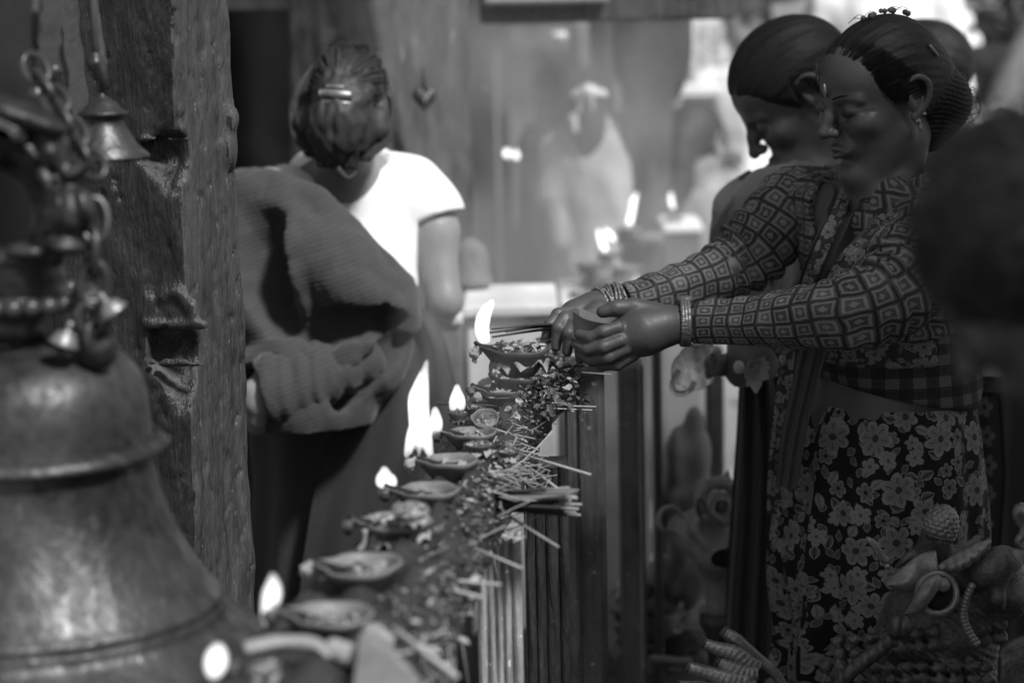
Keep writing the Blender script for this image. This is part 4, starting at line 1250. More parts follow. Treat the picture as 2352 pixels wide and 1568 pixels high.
# ================================================================== PEOPLE BUILDERS
def head_field(female=True, closed=True, k_=1.0):
    """head in its own frame: x forward, y left, z up; origin between the ears"""
    s = Sdf()
    s.ell((-.012, 0, .032), (.094, .073, .086))
    s.ell((.03, 0, -.035), (.058, .057, .080), None, .03)
    s.ell((.050, 0, .045), (.040, .055, .045), None, .03)
    for y in (-1, 1):
        s.cone((-.005, y * .052, -.055), (.060, y * .018, -.108), .018, .014, .03)
        s.ell((.060, y * .040, -.022), (.024, .024, .020), None, .02)
        s.cone((.086, y * .014, .019), (.070, y * .048, .019), .0095, .0075, .010)
    s.ell((.077, 0, -.108), (.016, .019, .015), None, .018)
    for y in (-1, 1):
        s.ell((.100, y * .031, .002), (.020, .019, .012), None, .016, 's')
        s.ell((.0725, y * .031, .001), (.0155, .0175, .0140), None, .004)
        s.cone((.0865, y * .016, -.0015), (.0835, y * .046, -.0035), .0016, .0012, .002, 's')   # lid line
    s.chain(A((.090, 0, .012), (.100, 0, -.008), (.114, 0, -.030)), [.0075, .0085, .0105], .012)
    for y in (-1, 1):
        s.ell((.1005, y * .0115, -.033), (.0095, .0075, .0075), None, .007)
        s.ell((.1045, y * .006, -.0415), (.005, .0035, .004), None, .003, 's')
        s.cone((.088, y * .022, -.036), (.078, y * .035, -.064), .0050, .0036, .007, 's')
        s.cone((.083, y * .018, -.014), (.072, y * .040, -.016), .0028, .002, .005, 's')
        s.cone((.070, y * .052, .000), (.052, y * .060, -.004), .0016, .001, .003, 's'); s.cone((.070, y * .052, -.004), (.054, y * .060, -.012), .0014, .001, .003, 's')
    s.ell((.078, 0, -.064), (.015, .026, .017), None, .014)
    for y in (-1, 1):
        s.cone((.0985, y * .003, -.0590), (.088, y * .024, -.0645), .0056, .0030, .004)
        s.cone((.0970, y * .002, -.0705), (.087, y * .021, -.0675), .0066, .0034, .004)
    s.cone((.0985, -.02, -.0650), (.0985, .02, -.0650), .0018, .0018, .002, 's')
    s.cone((.104, 0, -.046), (.100, 0, -.054), .002, .002, .004, 's')
    s.cone((.087, -.014, -.084), (.087, .014, -.084), .004, .004, .008, 's')
    for y in (-1, 1):    # ears
        ex = -.012
        hel = A((ex + .012, y * .072, .012), (ex + .010, y * .078, .030), (ex - .008, y * .083, .036), (ex - .024, y * .086, .024), (ex - .024, y * .085, .002), (ex - .012, y * .080, -.018), (ex + .002, y * .075, -.028))
        s.ell((ex - .006, y * .075, .006), (.018, .006, .028), np.array(Euler((0, 0, y * .28)).to_matrix()), .004)
        s.ell((ex - .004, y * .083, .008), (.012, .006, .019), np.array(Euler((0, 0, y * .28)).to_matrix()), .004, 's')
        s.chain(hel, [.0035, .0042, .0045, .0045, .0042, .0042, .0060], .003, n=16)
        s.cone((ex + .008, y * .074, -.004), (ex + .006, y * .076, -.014), .0042, .0036, .004)
        s.ell((ex + .002, y * .076, -.028), (.0065, .0045, .008), None, .004)
    return s
HEAD = head_field()

def meshbox(s, pts, pad, h):
    pts = np.asarray(pts, float)
    return s.mesh(pts.min(0) - pad, pts.max(0) + pad, h)

def strands(name, curves, r, mat, parent, n=5, kind=True):
    mb = MB()
    for P, rr in curves:
        V, F, U = tube(P, rr, n, max(8, len(P) * 3)); mb.add(V, F)
    o = mb.build(name, mat, parent)
    if kind: tag(o, kind='stuff')
    return o

def sheet(P, side, w, mat, name, parent, th=.003, fold=0.0, nf=3, nu=25, ns=60, uvn=False, seed=0):
    """hanging or draped strip along P; side: width direction(s); fold: ripple depth"""
    P = np.asarray(P, float); side = np.asarray(side, float)
    if side.ndim == 1: side = np.repeat(side[None], len(P), 0)
    w = np.full(len(P), w, float) if np.isscalar(w) else np.asarray(w, float)
    Q = spline(np.c_[P, side, w], ns); P, side, w = Q[:, :3], Q[:, 3:6], Q[:, 6]
    T = np.gradient(P, axis=0); s = np.r_[0, np.cumsum(np.linalg.norm(np.diff(P, axis=0), axis=1))]
    V, U = [], []
    us = np.linspace(-.5, .5, nu)
    for sg in (1, -1):
        for i in range(ns):
            sd = unit(side[i] - unit(T[i]) * (side[i] @ unit(T[i]))); nn = np.cross(unit(T[i]), sd)
            d = fold * (np.sin(us * 2 * np.pi * nf + seed + .8 * np.sin(s[i] * 9 + seed)) + .4 * np.sin(us * 2 * np.pi * nf * 2.3 + 2 * seed + s[i] * 6))
            V.append(P[i] + np.outer(us * w[i], sd) + np.outer(d + sg * th / 2, nn))
            U.append(np.c_[us + .5 if uvn else us * w[i], np.full(nu, s[i])])
    V = np.concatenate(V); U = np.concatenate(U); F = grid_faces(nu, ns); m = nu * ns
    F = F + [tuple(i + m for i in f[::-1]) for f in F]
    rim = [j for j in range(nu)] + [(i + 1) * nu - 1 for i in range(1, ns)] + [(ns - 1) * nu + j for j in range(nu - 2, -1, -1)] + [i * nu for i in range(ns - 2, 0, -1)]
    F += [(rim[k], rim[(k + 1) % len(rim)], rim[(k + 1) % len(rim)] + m, rim[k] + m) for k in range(len(rim))]
    return build(name, V, F, mat, parent, uv=U)

def hand_field(s, wrist, palm, fingers, thumb, k=.006):
    """palm: list of (point, radius); fingers: list of ([points], [radii])"""
    for i in range(len(palm) - 1):
        s.cone(palm[i][0], palm[i + 1][0], palm[i][1], palm[i + 1][1], .012)
    for P, r in fingers + [thumb]: s.chain(P, r, min(k, .0035))


def hairline_wisps(c, R, sc, parent, seed, n=560):
    rs = np.random.RandomState(seed); cv = []
    xs = [.010, .02, .045, .07, .092]; zs = [-.012, .0, .030, .056, .068]
    cen = A(-.012, 0, .032); rad = A(.094, .073, .086)
    def on(p, off):
        q = (p - cen) / rad; q = q / np.linalg.norm(q); return cen + q * (rad + off)
    for k in range(n):
        t = rs.uniform(0, 1); x = .012 + .080 * t ** .7; z = np.interp(x, xs, zs); sg = rs.choice([-1, 1])
        y = sg * .073 * math.sqrt(max(0.0, 1 - min(1, ((x - cen[0]) / rad[0]) ** 2 * .96 + ((z - cen[2]) / rad[2]) ** 2)))
        a = A(x + rs.uniform(-.004, .002), y, z + rs.uniform(-.002, .004))
        P = [on(a, .0035), on(a + A(-.012, 0, .010), .0075), on(a + A(-.030, 0, .016 + rs.uniform(-.004, .004)), .0108), on(a + A(-.055, 0, .016), .0115)]
        cv.append((np.array([c + R @ p for p in P]), [.0001, .0003, .0004, .0002]))
    strands('fine_hair', cv, 0, M['hair'], parent, 4)

# ================================================================== MAIN WOMAN
mw = empty('person', W(2030, 1500, 3.42) * A(1, 1, 0), 'woman in patterned blouse and floral skirt looking down while offering incense', 'person')
Fv, Lv = unit((-.80, -.60, 0)), unit((.60, -.80, 0)); Rb = np.c_[Fv, Lv, A(0, 0, 1)]
hc = W(2020, 222, 3.38); hs = .87
al = R_(26)
hf = A(-math.cos(al) * math.cos(R_(12)), -math.sin(al) * math.cos(R_(12)), -math.sin(R_(12)))
hR = basis(hf, roll=R_(-3)) * hs
class Scaled:
    pass
def head_at(c, R, sc):
    Rn = R / sc
    return lambda P: HEAD.ev(((P - c) @ Rn) / sc) * sc
neck = W(2018, 440, 3.45); sh_n = W(2150, 500, 3.28); sh_f = W(1838, 452, 3.58)
waist = W(2040, 895, 3.42); hip = W(2025, 1130, 3.42)
el_n, wr_n = W(1960, 715, 3.12), W(1580, 742, 3.24)
el_f, wr_f = W(1690, 615, 3.50), W(1405, 702, 3.40)
def torso(s, g=0.0):
    s.ell(neck + A(.01, 0, -.19), (.092 + g, .135 + g, .19 + g), Rb, .05)
    s.cone(sh_n + A(-.012, .01, -.01), sh_f + A(.012, -.01, -.01), .046 + g, .046 + g, .06)
    for y in (-1, 1):
        s.ell(neck + A(0, 0, -.205) + Fv * .075 + Lv * y * .065, .050 + g, None, .04)
    s.ell(waist + A(0, 0, .0), (.098 + g, .122 + g, .15 + g), Rb, .06)
    s.ell(hip, (.108 + g, .134 + g, .16 + g), Rb, .06)
    return s
body = Sdf()
body._push(head_at(hc, hR, hs), 0, 'u')
body.cone(hc + hR @ A(-.030, 0, -.070), neck + A(0.005, .0, -.01), .043, .050, .02)
torso(body)
body.ell(waist + Fv * .075 + A(0, 0, -.045), (.040, .085, .05), Rb, .05)      # soft belly over the skirt
body.chain([sh_n, el_n, wr_n], [.044, .029, .022], .03)
body.chain([sh_f, el_f, wr_f], [.044, .029, .022], .03)
for sgn in (-1, 1):
    q = hip + Lv * sgn * .058
    body.chain([q, A(q[0], q[1], .45), A(q[0], q[1], .08)], [.066, .05, .04], .02)
    body.chain([A(q[0], q[1], .05), A(q[0], q[1], .035) + Fv * .16], [.04, .03], .02)
# near (left) hand cupping the leaf bowl
def HP(lst): return WL(lst)
hand_field(body, wr_n, [(W(1575, 742, 3.24), .025), (W(1518, 750, 3.23), .027), (W(1478, 762, 3.225), .031), (W(1432, 776, 3.225), .027)],
    [(HP([(1420, 752, 3.205), (1385, 762, 3.20), (1355, 775, 3.205), (1330, 768, 3.215)]), [.0092, .0086, .0080, .0070]),
     (HP([(1425, 782, 3.20), (1385, 797, 3.195), (1350, 803, 3.205), (1324, 790, 3.22)]), [.0092, .0088, .0082, .0072]),
     (HP([(1435, 802, 3.205), (1395, 821, 3.20), (1360, 828, 3.21), (1336, 815, 3.225)]), [.0090, .0084, .0078, .0068]),
     (HP([(1455, 816, 3.215), (1418, 838, 3.215), (1385, 840, 3.225), (1366, 828, 3.235)]), [.0086, .0076, .0070, .0062])],
    (HP([(1505, 722, 3.23), (1455, 706, 3.23), (1415, 708, 3.225), (1384, 716, 3.225)]), [.0170, .0130, .0110, .0085]))
# far (right) hand holding the incense, finger tips towards the viewer
hand_field(body, wr_f, [(W(1410, 706, 3.40), .024), (W(1370, 715, 3.385), .027), (W(1325, 728, 3.37), .026)],
    [(HP([(1318, 715, 3.36), (1282, 722, 3.345), (1262, 748, 3.335), (1252, 786, 3.33)]), [.0098, .0092, .0086, .0076]),
     (HP([(1322, 728, 3.345), (1298, 730, 3.32), (1282, 752, 3.305), (1276, 796, 3.305)]), [.0098, .0094, .0088, .0076]),
     (HP([(1330, 738, 3.335), (1318, 745, 3.31), (1306, 765, 3.295), (1303, 808, 3.298)]), [.0096, .0092, .0086, .0072]),
     (HP([(1345, 752, 3.33), (1338, 765, 3.30), (1330, 785, 3.285), (1332, 826, 3.29)]), [.0090, .0084, .0078, .0064])],
    (HP([(1375, 712, 3.36), (1345, 735, 3.335), (1318, 752, 3.325), (1292, 752, 3.32)]), [.0145, .0125, .0110, .0085]))
# fine head and hands, coarser trunk and limbs, one mesh
mbd = MB()
parts = []
hb0, hb1 = hc - .15, hc + .15
V1, F1 = body.mesh(A(hb0[0], hb0[1], neck[2] - .01), hb1, .0024)
hx = [W(1240, 690, 3.2), W(1600, 830, 3.45)]
hlo, hhi = np.minimum(*hx) - A(.005, .03, .02), np.maximum(*hx) + A(.005, .03, .03)
V2, F2 = body.mesh(hlo, hhi, .0021)
allp = np.array([sh_n, sh_f, el_n, el_f, hip, neck, A(hip[0], hip[1], 0), waist])
blo, bhi = allp.min(0) - A(.18, .18, .02), allp.max(0) + A(.18, .18, .03)
V3, F3 = body.mesh(blo, bhi, .0065)
keep = ~(((V3 > A(hb0[0], hb0[1], neck[2]) + .008).all(1) & (V3 < hb1).all(1)) | ((V3 > hlo + .008).all(1) & (V3 < hhi - .008).all(1)))
F3 = F3[keep[F3].all(1)]
Fa = np.vstack([F1, F2 + len(V1), F3 + len(V1) + len(V2)])
build('body', np.vstack([V1, V2, V3]), Fa, M['skin'], mw)

# face details: brows, lashes, mark on the forehead
HP_ = lambda *p: hc + hR @ A(*p)
cv = []
for y in (-1, 1):
    for k in range(26):
        t = k / 25; a = A(.0955 - .024 * t ** 1.6, y * (.012 + .038 * t), .0215 + .006 * math.sin(t * 2.6))
        b = a + A(-.003, y * .006, .003 - .004 * t)
        cv.append((np.array([HP_(*a), HP_(*b)]), [.0016, .0005]))
    P = np.array([HP_(.0875 - .004 * t ** 2, y * (.015 + .033 * t), -.0022 - .0035 * math.sin(t * 3.1)) for t in np.linspace(0, 1, 7)])
    cv.append((P, [.0006, .0009, .0011, .0012, .0012, .001, .0006]))
strands('eyebrows', cv, 0, M['hair'], mw, 5)
V, F, U = tube([HP_(.0995, .0, .047), HP_(.0998, .0, .036), HP_(.0975, .0, .026)], [.0012, .0022, .0028], 8); build('forehead_mark', V, F, M['brass'], mw)
# hair
hr = Sdf()
def hair_f(P):
    q = ((P - hc) @ (hR / hs)) / hs
    r = A(.103, .081, .094); qq = q - A(-.016, 0, .034)
    a = np.sqrt(((qq / r) ** 2).sum(1)); b = np.sqrt(((qq / (r * r)) ** 2).sum(1)) + 1e-9
    d = a * (a - 1) / b
    th = np.arctan2(q[:, 1], q[:, 2] + .02)
    d = d + .0007 * np.sin(th * 44 + q[:, 0] * 25) + .0005 * np.sin(th * 97 - q[:, 0] * 30)
    x, z = q[:, 0], q[:, 2]
    zh = np.interp(x, [-.10, -.04, -.028, -.022, .004, .010, .02, .045, .07, .095], [-.06, -.055, -.05, .028, .034, -.008, .0, .030, .056, .068])
    d = d + .0078 * (1 - np.clip((z - zh) / .020, 0, 1)) ** 2
    return np.maximum(d, (zh - z) * .6) * hs
hr._push(hair_f, 0, 'u')
bun = HP_(-.112, .012, -.040)
hr.chain(np.array([HP_(-.09, .0, -.0), HP_(-.105, .005, -.025)]), [.045, .04], .03)
hr.ell(bun, A(.040, .036, .043), None, .02)
hr.ell(HP_(-.085, .0, -.075), A(.034, .034, .035), None, .02)
hr.disp(lambda P: .0012 * np.sin((P[:, 2] * 900) + 6 * np.sin(P[:, 0] * 60)) * (np.linalg.norm(P - bun, axis=1) < .055))
V, F = meshbox(hr, [hc], .165, .0025)
build('hair', V, F, M['hair_side'], mw)
hairline_wisps(hc, hR, hs, mw, 3)
rs3 = np.random.RandomState(5); cv = []
for k in range(10, 46):      # loose strands: temple, crown, bun
    if k < 16:
        rs3.uniform()
        a = A(.085 + rs3.uniform(-.006, .004), rs3.choice([-1, 1]) * rs3.uniform(.02, .05), .075); P = [a, a + A(.008, 0.006, -.02), a + A(.006, .016 * np.sign(a[1]), -.045), a + A(-.002, .022 * np.sign(a[1]), -.07)]
    elif k < 26:
        a = A(rs3.uniform(-.05, .03), rs3.uniform(-.03, .03), .126); P = [a, a + A(-.006, .002, .004), a + A(-.016, .0, .005), a + A(-.028, .0, -.002)]
    else:
        an = rs3.uniform(0, 6.3); a = A(-.125, .01, -.035) + A(0, math.cos(an) * .03, math.sin(an) * .035)
        P = [a, a + A(-.022, rs3.uniform(-.01, .01), .008), a + A(-.036, rs3.uniform(-.012, .012), -.006), a + A(-.028, rs3.uniform(-.01, .01), -.028), a + A(-.012, 0, -.034)]
    cv.append((np.array([HP_(*p) for p in P]), .0003 + .0003 * rs3.uniform()))
strands('loose_hair', cv, 0, M['hair_brown'], mw, 4)
fl = Sdf()
for k in range(9):
    p = HP_(.005 - .010 * k + rs3.uniform(-.004, .004), rs3.uniform(-.015, .01), .131 - .0006 * (k - 3) ** 2 + rs3.uniform(-.001, .004)); fl.ell(p, rs3.uniform(.003, .0055), None, .003)
V, F = meshbox(fl, [HP_(-.03, 0, .128)], .05, .0016); o = build('hair_flowers', V, F, M['leaf_dark'], mw); tag(o, kind='stuff')
V, F, U = tube([HP_(-.062, .067, .075), HP_(-.072, .070, .055)], .0022, 7); build('hair_pin', V, F, M['brass'], mw)
es = Sdf().ell(HP_(-.009, .083, -.034), .0042); es.ell(HP_(-.012, .084, -.044), (.003, .003, .006), None, .002); es.ell(HP_(-.020, .088, -.024), .0028)
V, F = meshbox(es, [HP_(-.012, .084, -.036)], .022, .0012); build('earring', V, F, M['brass'], mw)

# blouse trunk with square motif, open neck
bl = Sdf(); torso(bl, .009)
bl.disp(lambda P: .0025 * np.sin(P[:, 2] * 60 + P[:, 0] * 30 + 4 * np.sin(P[:, 1] * 12)) + wob(P, .06, 8) * .0015)
hem = waist + A(0, 0, .006)
bl.plane(hem, unit(A(-.22, 0, -1) * 1.0), .006)                                   # hem rising to the front
bl.chain([neck + A(0, 0, .06), neck + Fv * .07 + A(0, 0, -.03), neck + Fv * .13 + A(0, 0, -.12)], [.064, .060, .035], .006, 's')
def cyl_uv(V, c, R):
    q = (V - c) @ R
    return np.c_[np.arctan2(q[:, 1], q[:, 0]) * .125, V[:, 2]]
V, F = meshbox(bl, [sh_n, sh_f, waist + Fv * .1, waist - Fv * .1], .12, .005)
Rback = np.c_[Fv, Lv, A(0, 0, 1)]
build('blouse', V, F, M['check'], mw, uv=cyl_uv(V, neck, Rback))
# yoke over the shoulders in the sleeve cloth
yk = Sdf(); torso(yk, .0125)
yk.disp(lambda P: .003 * np.sin(P[:, 2] * 70 + P[:, 0] * 40) + wob(P, .05, 9) * .0018)
yk.plane(neck + A(0, 0, -.20), unit(A(.15, 0, -1)), .006)
yk.chain([neck + A(0, 0, .08), neck + Fv * .06 + A(0, 0, -.02), neck + Fv * .13 + A(0, 0, -.17)], [.066, .062, .038], .006, 's')
V, F = meshbox(yk, [sh_n, sh_f, neck + A(0, 0, -.2) + Fv * .1], .12, .0042)
build('yoke', V, F, M['sleeve'], mw, uv=cyl_uv(V, neck, Rback))
# sleeves
def sleeve(name, pts, rad, seed, twist=0):
    P = spline(np.c_[WL(pts), rad], 70); r = P[:, 3]; P = P[:, :3]
    T, N, B = frames(P); s = np.r_[0, np.cumsum(np.linalg.norm(np.diff(P, axis=0), axis=1))]
    m = 57; a = np.linspace(0, 2 * np.pi, m); V, U = [], []
    L = s[-1]; rm = r.mean()
    for i in range(len(P)):
        t = s[i] / L
        k = 1 + .055 * np.sin(s[i] * 150 + 2.2 * np.sin(a + seed) + seed) * (.5 + .5 * np.sin(a * 1 + 1 + seed)) + .045 * np.sin(3 * a + s[i] * 22 + seed) + .03 * np.sin(5 * a - s[i] * 40)
        bunch = np.exp(-((t - .42) / .12) ** 2)
        k += bunch * .11 * np.sin(s[i] * 260 + 1.5 * np.cos(a))
        V.append(P[i] + (np.cos(a) * r[i] * k)[:, None] * N[i] + (np.sin(a) * r[i] * k)[:, None] * B[i])
        U.append(np.c_[(a + twist) * rm, np.full(m, s[i])])
    V.append(P[-1] + .8 * (V[-1] - P[-1]) - T[-1] * .01); U.append(U[-1])       # turned-in cuff
    return build(name, np.concatenate(V), grid_faces(m, len(V)), M['sleeve'], mw, uv=np.concatenate(U))
sleeve('sleeve', [(2165, 470, 3.30), (2140, 560, 3.24), (2060, 665, 3.16), (1960, 712, 3.13), (1850, 728, 3.15), (1720, 738, 3.20), (1600, 742, 3.235)],
       [.060, .063, .058, .050, .042, .033, .029], 1.0)
sleeve('sleeve', [(1850, 440, 3.58), (1795, 500, 3.55), (1730, 580, 3.52), (1660, 625, 3.50), (1570, 660, 3.46), (1480, 686, 3.42), (1432, 697, 3.405)],
       [.054, .056, .053, .045, .038, .031, .027], 2.3)
# watch bracelet, bangles
wd = unit(W(1600, 742, 3.235) - W(1545, 743, 3.235))
for k in range(3):
    tt = Sdf().torus(W(1566 + 7 * k, 741, 3.238), wd, .0300, .0030, .001, sq=.9)
    tt.disp(lambda P: .0010 * np.sin(P[:, 2] * 1300) * np.sin(P[:, 1] * 1300 + k))
    V, F = meshbox(tt, [W(1566 + 7 * k, 741, 3.238)], .036, .0017)
    build('watch_band', V, F, M['brass'], mw)
V, F = lathe([(.001, .004), (.010, .004), (.012, .002), (.012, -.003), (.001, -.004)], (0, 0, 0), 24)
Rw = basis(wd, (0, 0, 1)); V = V @ np.c_[Rw[:, 1], Rw[:, 0], Rw[:, 2]].T + W(1574, 741, 3.238) + A(.0, .012, .030); build('watch_case', V, F, M['brass'], mw)
wd = unit(W(1432, 697, 3.405) - W(1385, 708, 3.39))
for k in range(7):
    c_ = W(1376 + 8 * k, 711 - 2.2 * k, 3.39 + .002 * k)
    tt = Sdf().torus(c_, unit(wd + A(.15, rs3.uniform(-.3, .3), rs3.uniform(-.2, .2))), .0300 + .001 * (k % 2), .0022)
    tt.disp(lambda P: .0012 * np.sin(P[:, 2] * 1500 + k) * np.sin(P[:, 1] * 1500))
    V, F = meshbox(tt, [c_], .036, .0018); build('bangle', V, F, M['brass'], mw)

# skirt: floral, tightly wrapped, folds at the lower front
def skirt(name, rings, mat, parent, n=160, nz=90, fold=.006, seed=0, umul=1.0):
    rg = np.array([np.r_[c, a, b, f] for c, a, b, f in rings])
    rg = spline(rg, nz); V, U = [], []
    th = np.linspace(0, 2 * np.pi, n)
    for i in range(nz):
        c, a, b, f = rg[i, :3], rg[i, 3], rg[i, 4], rg[i, 5]
        t = i / nz
        d = f * (np.sin(th * 9 + seed + 2.2 * np.sin(t * 5 + th)) + .6 * np.sin(th * 17 + 3 * t + seed) + .5 * np.sin(th * 5 - t * 9))
        d += f * .5 * np.sin(t * 38 + 3 * np.sin(th * 2) + seed) * np.clip(np.cos(th - .3), 0, 1)
        V.append(c + np.outer(np.cos(th) * (a + d), Fv) + np.outer(np.sin(th) * (b + d), Lv))
        U.append(np.c_[(th - np.pi) * .14 * umul, np.full(n, c[2])])
    return build(name, np.concatenate(V), grid_faces(n, nz)[::-1], mat, parent, uv=np.concatenate(U))
zc = lambda py, px=2020: W(px, py, 3.42)
skirt('skirt', [(zc(908, 2036), .116, .130, .0012), (zc(950, 2032), .124, .140, .003), (zc(1040, 2026), .131, .150, .004), (zc(1150, 2022), .137, .158, .005), (zc(1260, 2016), .140, .162, .006),
                (zc(1380, 2006), .126, .15, .010), (zc(1520, 2000), .118, .15, .014), (A(.50, 3.42, .30), .125, .16, .018), (A(.49, 3.42, .03), .135, .17, .022)], M['floral'], mw)
# shawl: gauze over the far shoulder, embroidered edges down the chest
vw = unit(A(.35, -.93, 0))
def drape(pts, w, mat, name, fold=.003, nf=2.5, side=None, uvn=False, seed=0, th=.003, nu=25):
    return sheet(WL(pts), unit(A(.95, -.25, .2)) if side is None else side, w, mat, name, mw, th, fold, nf, nu, 70, uvn, seed)
drape([(2128, 395, 3.50), (2105, 430, 3.36), (2040, 520, 3.27), (1970, 610, 3.25), (1905, 705, 3.27), (1868, 800, 3.28), (1846, 900, 3.28), (1822, 1010, 3.27), (1806, 1120, 3.275)],
      [.05, .062, .060, .05, .042, .038, .036, .034, .03], M['gauze'], 'shawl', .004, 2.2, unit(A(.9, -.2, .35)), seed=1)
drape([(2140, 398, 3.44), (2085, 445, 3.31), (2010, 545, 3.225), (1945, 635, 3.215), (1885, 720, 3.235)], [.05, .056, .052, .045, .036], M['floral_border'], 'shawl_border', .003, 1.6, unit(A(.8, -.2, .55)), seed=2)
drape([(1868, 395, 3.56), (1935, 405, 3.46), (1952, 440, 3.40), (1918, 520, 3.365), (1880, 600, 3.36), (1850, 680, 3.38), (1826, 770, 3.40), (1812, 900, 3.38), (1796, 1010, 3.36), (1790, 1110, 3.35)],
      [.06, .05, .045, .04, .034, .03, .028, .028, .026, .024], M['gauze'], 'shawl', .004, 1.8, unit(A(.9, -.3, .2)), seed=3)
drape([(1885, 392, 3.52), (1945, 410, 3.42), (1934, 470, 3.37), (1900, 545, 3.345), (1868, 620, 3.345), (1842, 690, 3.36)], [.03, .022, .020, .020, .018, .016], M['floral_border'], 'shawl_border', .001, 1, unit(A(.9, -.3, .2)), seed=4)
drape([(1812, 780, 3.385), (1803, 880, 3.37), (1790, 980, 3.35), (1780, 1080, 3.34), (1776, 1180, 3.33)], [.022, .022, .02, .02, .018], M['floral_border'], 'shawl_border', .002, 1, unit(A(.9, -.3, 0)), seed=5)
# chest panel
cp = Sdf(); torso(cp, .011)
cp.plane(neck + A(0, 0, -.135), (0, 0, 1), .004); cp.plane(neck + A(0, 0, -.23), (0, 0, -1), .004)
cp.plane(neck + Fv * .04, -Fv, .004)
V, F = meshbox(cp, [neck + A(0, 0, -.18) + Fv * .1], .13, .004); build('bodice', V, F, M['floral_border'], mw, uv=cyl_uv(V, neck, Rback))
# hanging end with flower border behind her
sheet(WL([(2258, 900, 3.60), (2266, 1000, 3.60), (2270, 1100, 3.6), (2262, 1220, 3.6), (2256, 1400, 3.6), (2250, 1800, 3.6)]), A(1, -.2, 0), .052, M['border'], 'shawl_end', mw, .003, .002, 1, 17, 50, True)
sheet(WL([(2222, 880, 3.62), (2228, 1000, 3.62), (2226, 1200, 3.62), (2216, 1400, 3.62), (2200, 1800, 3.62)]), A(1, -.2, 0), .06, M['gauze'], 'shawl_end', mw, .003, .004, 2, 17, 50, False, 3)

sheet(WL([(2372, 860, 3.75), (2378, 1000, 3.75), (2376, 1200, 3.75), (2372, 1400, 3.75), (2360, 1900, 3.75)]), A(1, -.2, 0), .17, M['sari_dark'], 'shawl_end', mw, .003, .008, 2.5, 33, 50, False, 6)
# things in her hands
lb = empty('leaf_bowl', W(1380, 760, 3.22), 'folded leaf cup held in the woman\'s cupped hand', 'leaf cup')
P = WL([(1316, 716, 3.25), (1345, 742, 3.22), (1385, 752, 3.205), (1420, 748, 3.205), (1440, 722, 3.215)])
V = []
for i in range(13):
    for j in range(5):
        t = i / 12; q = spline(P, 13)[i]; v_ = j / 4
        V.append(q + A(0, .010 * v_ + .022 * v_ * (1 - v_), -.026 * v_ + .006 * math.sin(t * 3.1)))
V = np.array(V); Fg = grid_faces(5, 13)
build('leaf_wall', np.vstack([V, V + A(0, .0015, 0)]), Fg + [tuple(k + len(V) for k in f[::-1]) for f in Fg], M['leafplate'], lb)
P2 = WL([(1330, 706, 3.29), (1370, 722, 3.275), (1410, 724, 3.262), (1438, 716, 3.235)]); V = []
for i in range(10):
    for j in range(5):
        q = spline(P2, 10)[i]; V.append(q + A(0, -.008 * j / 4 * 1.5, -.028 * j / 4))
V = np.array(V); Fg = grid_faces(5, 10)
build('leaf_wall', np.vstack([V, V + A(0, .0015, 0)]), Fg + [tuple(k + len(V) for k in f[::-1]) for f in Fg], M['leafplate'], lb)
for k, (y0, y1, x0) in enumerate(((756, 744, 1128), (764, 746, 1124), (774, 750, 1130), (762, 741, 1160))):
    a, b = W(x0, y0, 3.31 + .004 * k), W(1345, y1 - 1, 3.31 + .002 * k)
    V, F, U = tube([a, (a + b) / 2 + A(0, 0, .002), b], [.0016, .002, .0019], 6, 12)
    o = build('incense_stick', V, F, M['incense']); tag(o, 'dark incense stick held out in the woman\'s fingers over the topmost lamp', 'incense stick', 'incense sticks in the woman\'s fingers')

# ================================================================== WOMAN IN THE WHITE SHIRT (seen from behind)
GY = 4.10
gw = empty('person', W(790, 1300, GY) * A(1, 1, 0), 'young woman in white shirt seen from behind with a grey wool wrap', 'person')
ghc = W(802, 240, 4.14); ghs = .775
gR = basis(unit(A(.12, 1, -.14)), roll=R_(4)) * ghs
gneck = W(795, 398, 4.18)
g_sr, g_sl = W(950, 425, 4.26), W(620, 440, 4.16)
def gtorso(s, g=0.0):
    s.ell(W(788, 545, 4.24), (.124 + g, .085 + g, .19 + g), np.array(Euler((R_(-34), 0, 0)).to_matrix()), .05)
    s.cone(g_sr + A(-.03, 0, -.005), g_sl + A(.03, 0, -.005), .040 + g, .040 + g, .06)
    s.cone(gneck + A(0, .02, -.02), W(800, 450, 4.25), .045 + g, .055 + g, .05)
    s.ell(W(795, 750, 4.16), (.115 + g, .085 + g, .15 + g), np.array(Euler((R_(-30), 0, 0)).to_matrix()), .06)
    s.ell(W(790, 930, 4.19), (.145 + g, .115 + g, .16 + g), None, .06)
    return s
gb = Sdf(); gb._push(head_at(ghc, gR, ghs), 0, 'u')
gb.cone(ghc + gR @ A(-.02, 0, -.07), gneck, .042, .048, .03); gtorso(gb)
gb.chain(WL([(955, 432, 4.26), (1000, 530, 4.24), (1022, 690, 4.20)]), [.042, .037, .029], .03)
gb.chain(WL([(1022, 692, 4.20), (1010, 715, 4.26), (985, 745, 4.36)]), [.028, .026, .020], .02)
gb.chain(WL([(620, 440, 4.10), (570, 640, 4.06), (640, 860, 3.93), (585, 900, 3.89)]), [.042, .036, .028, .022], .03)
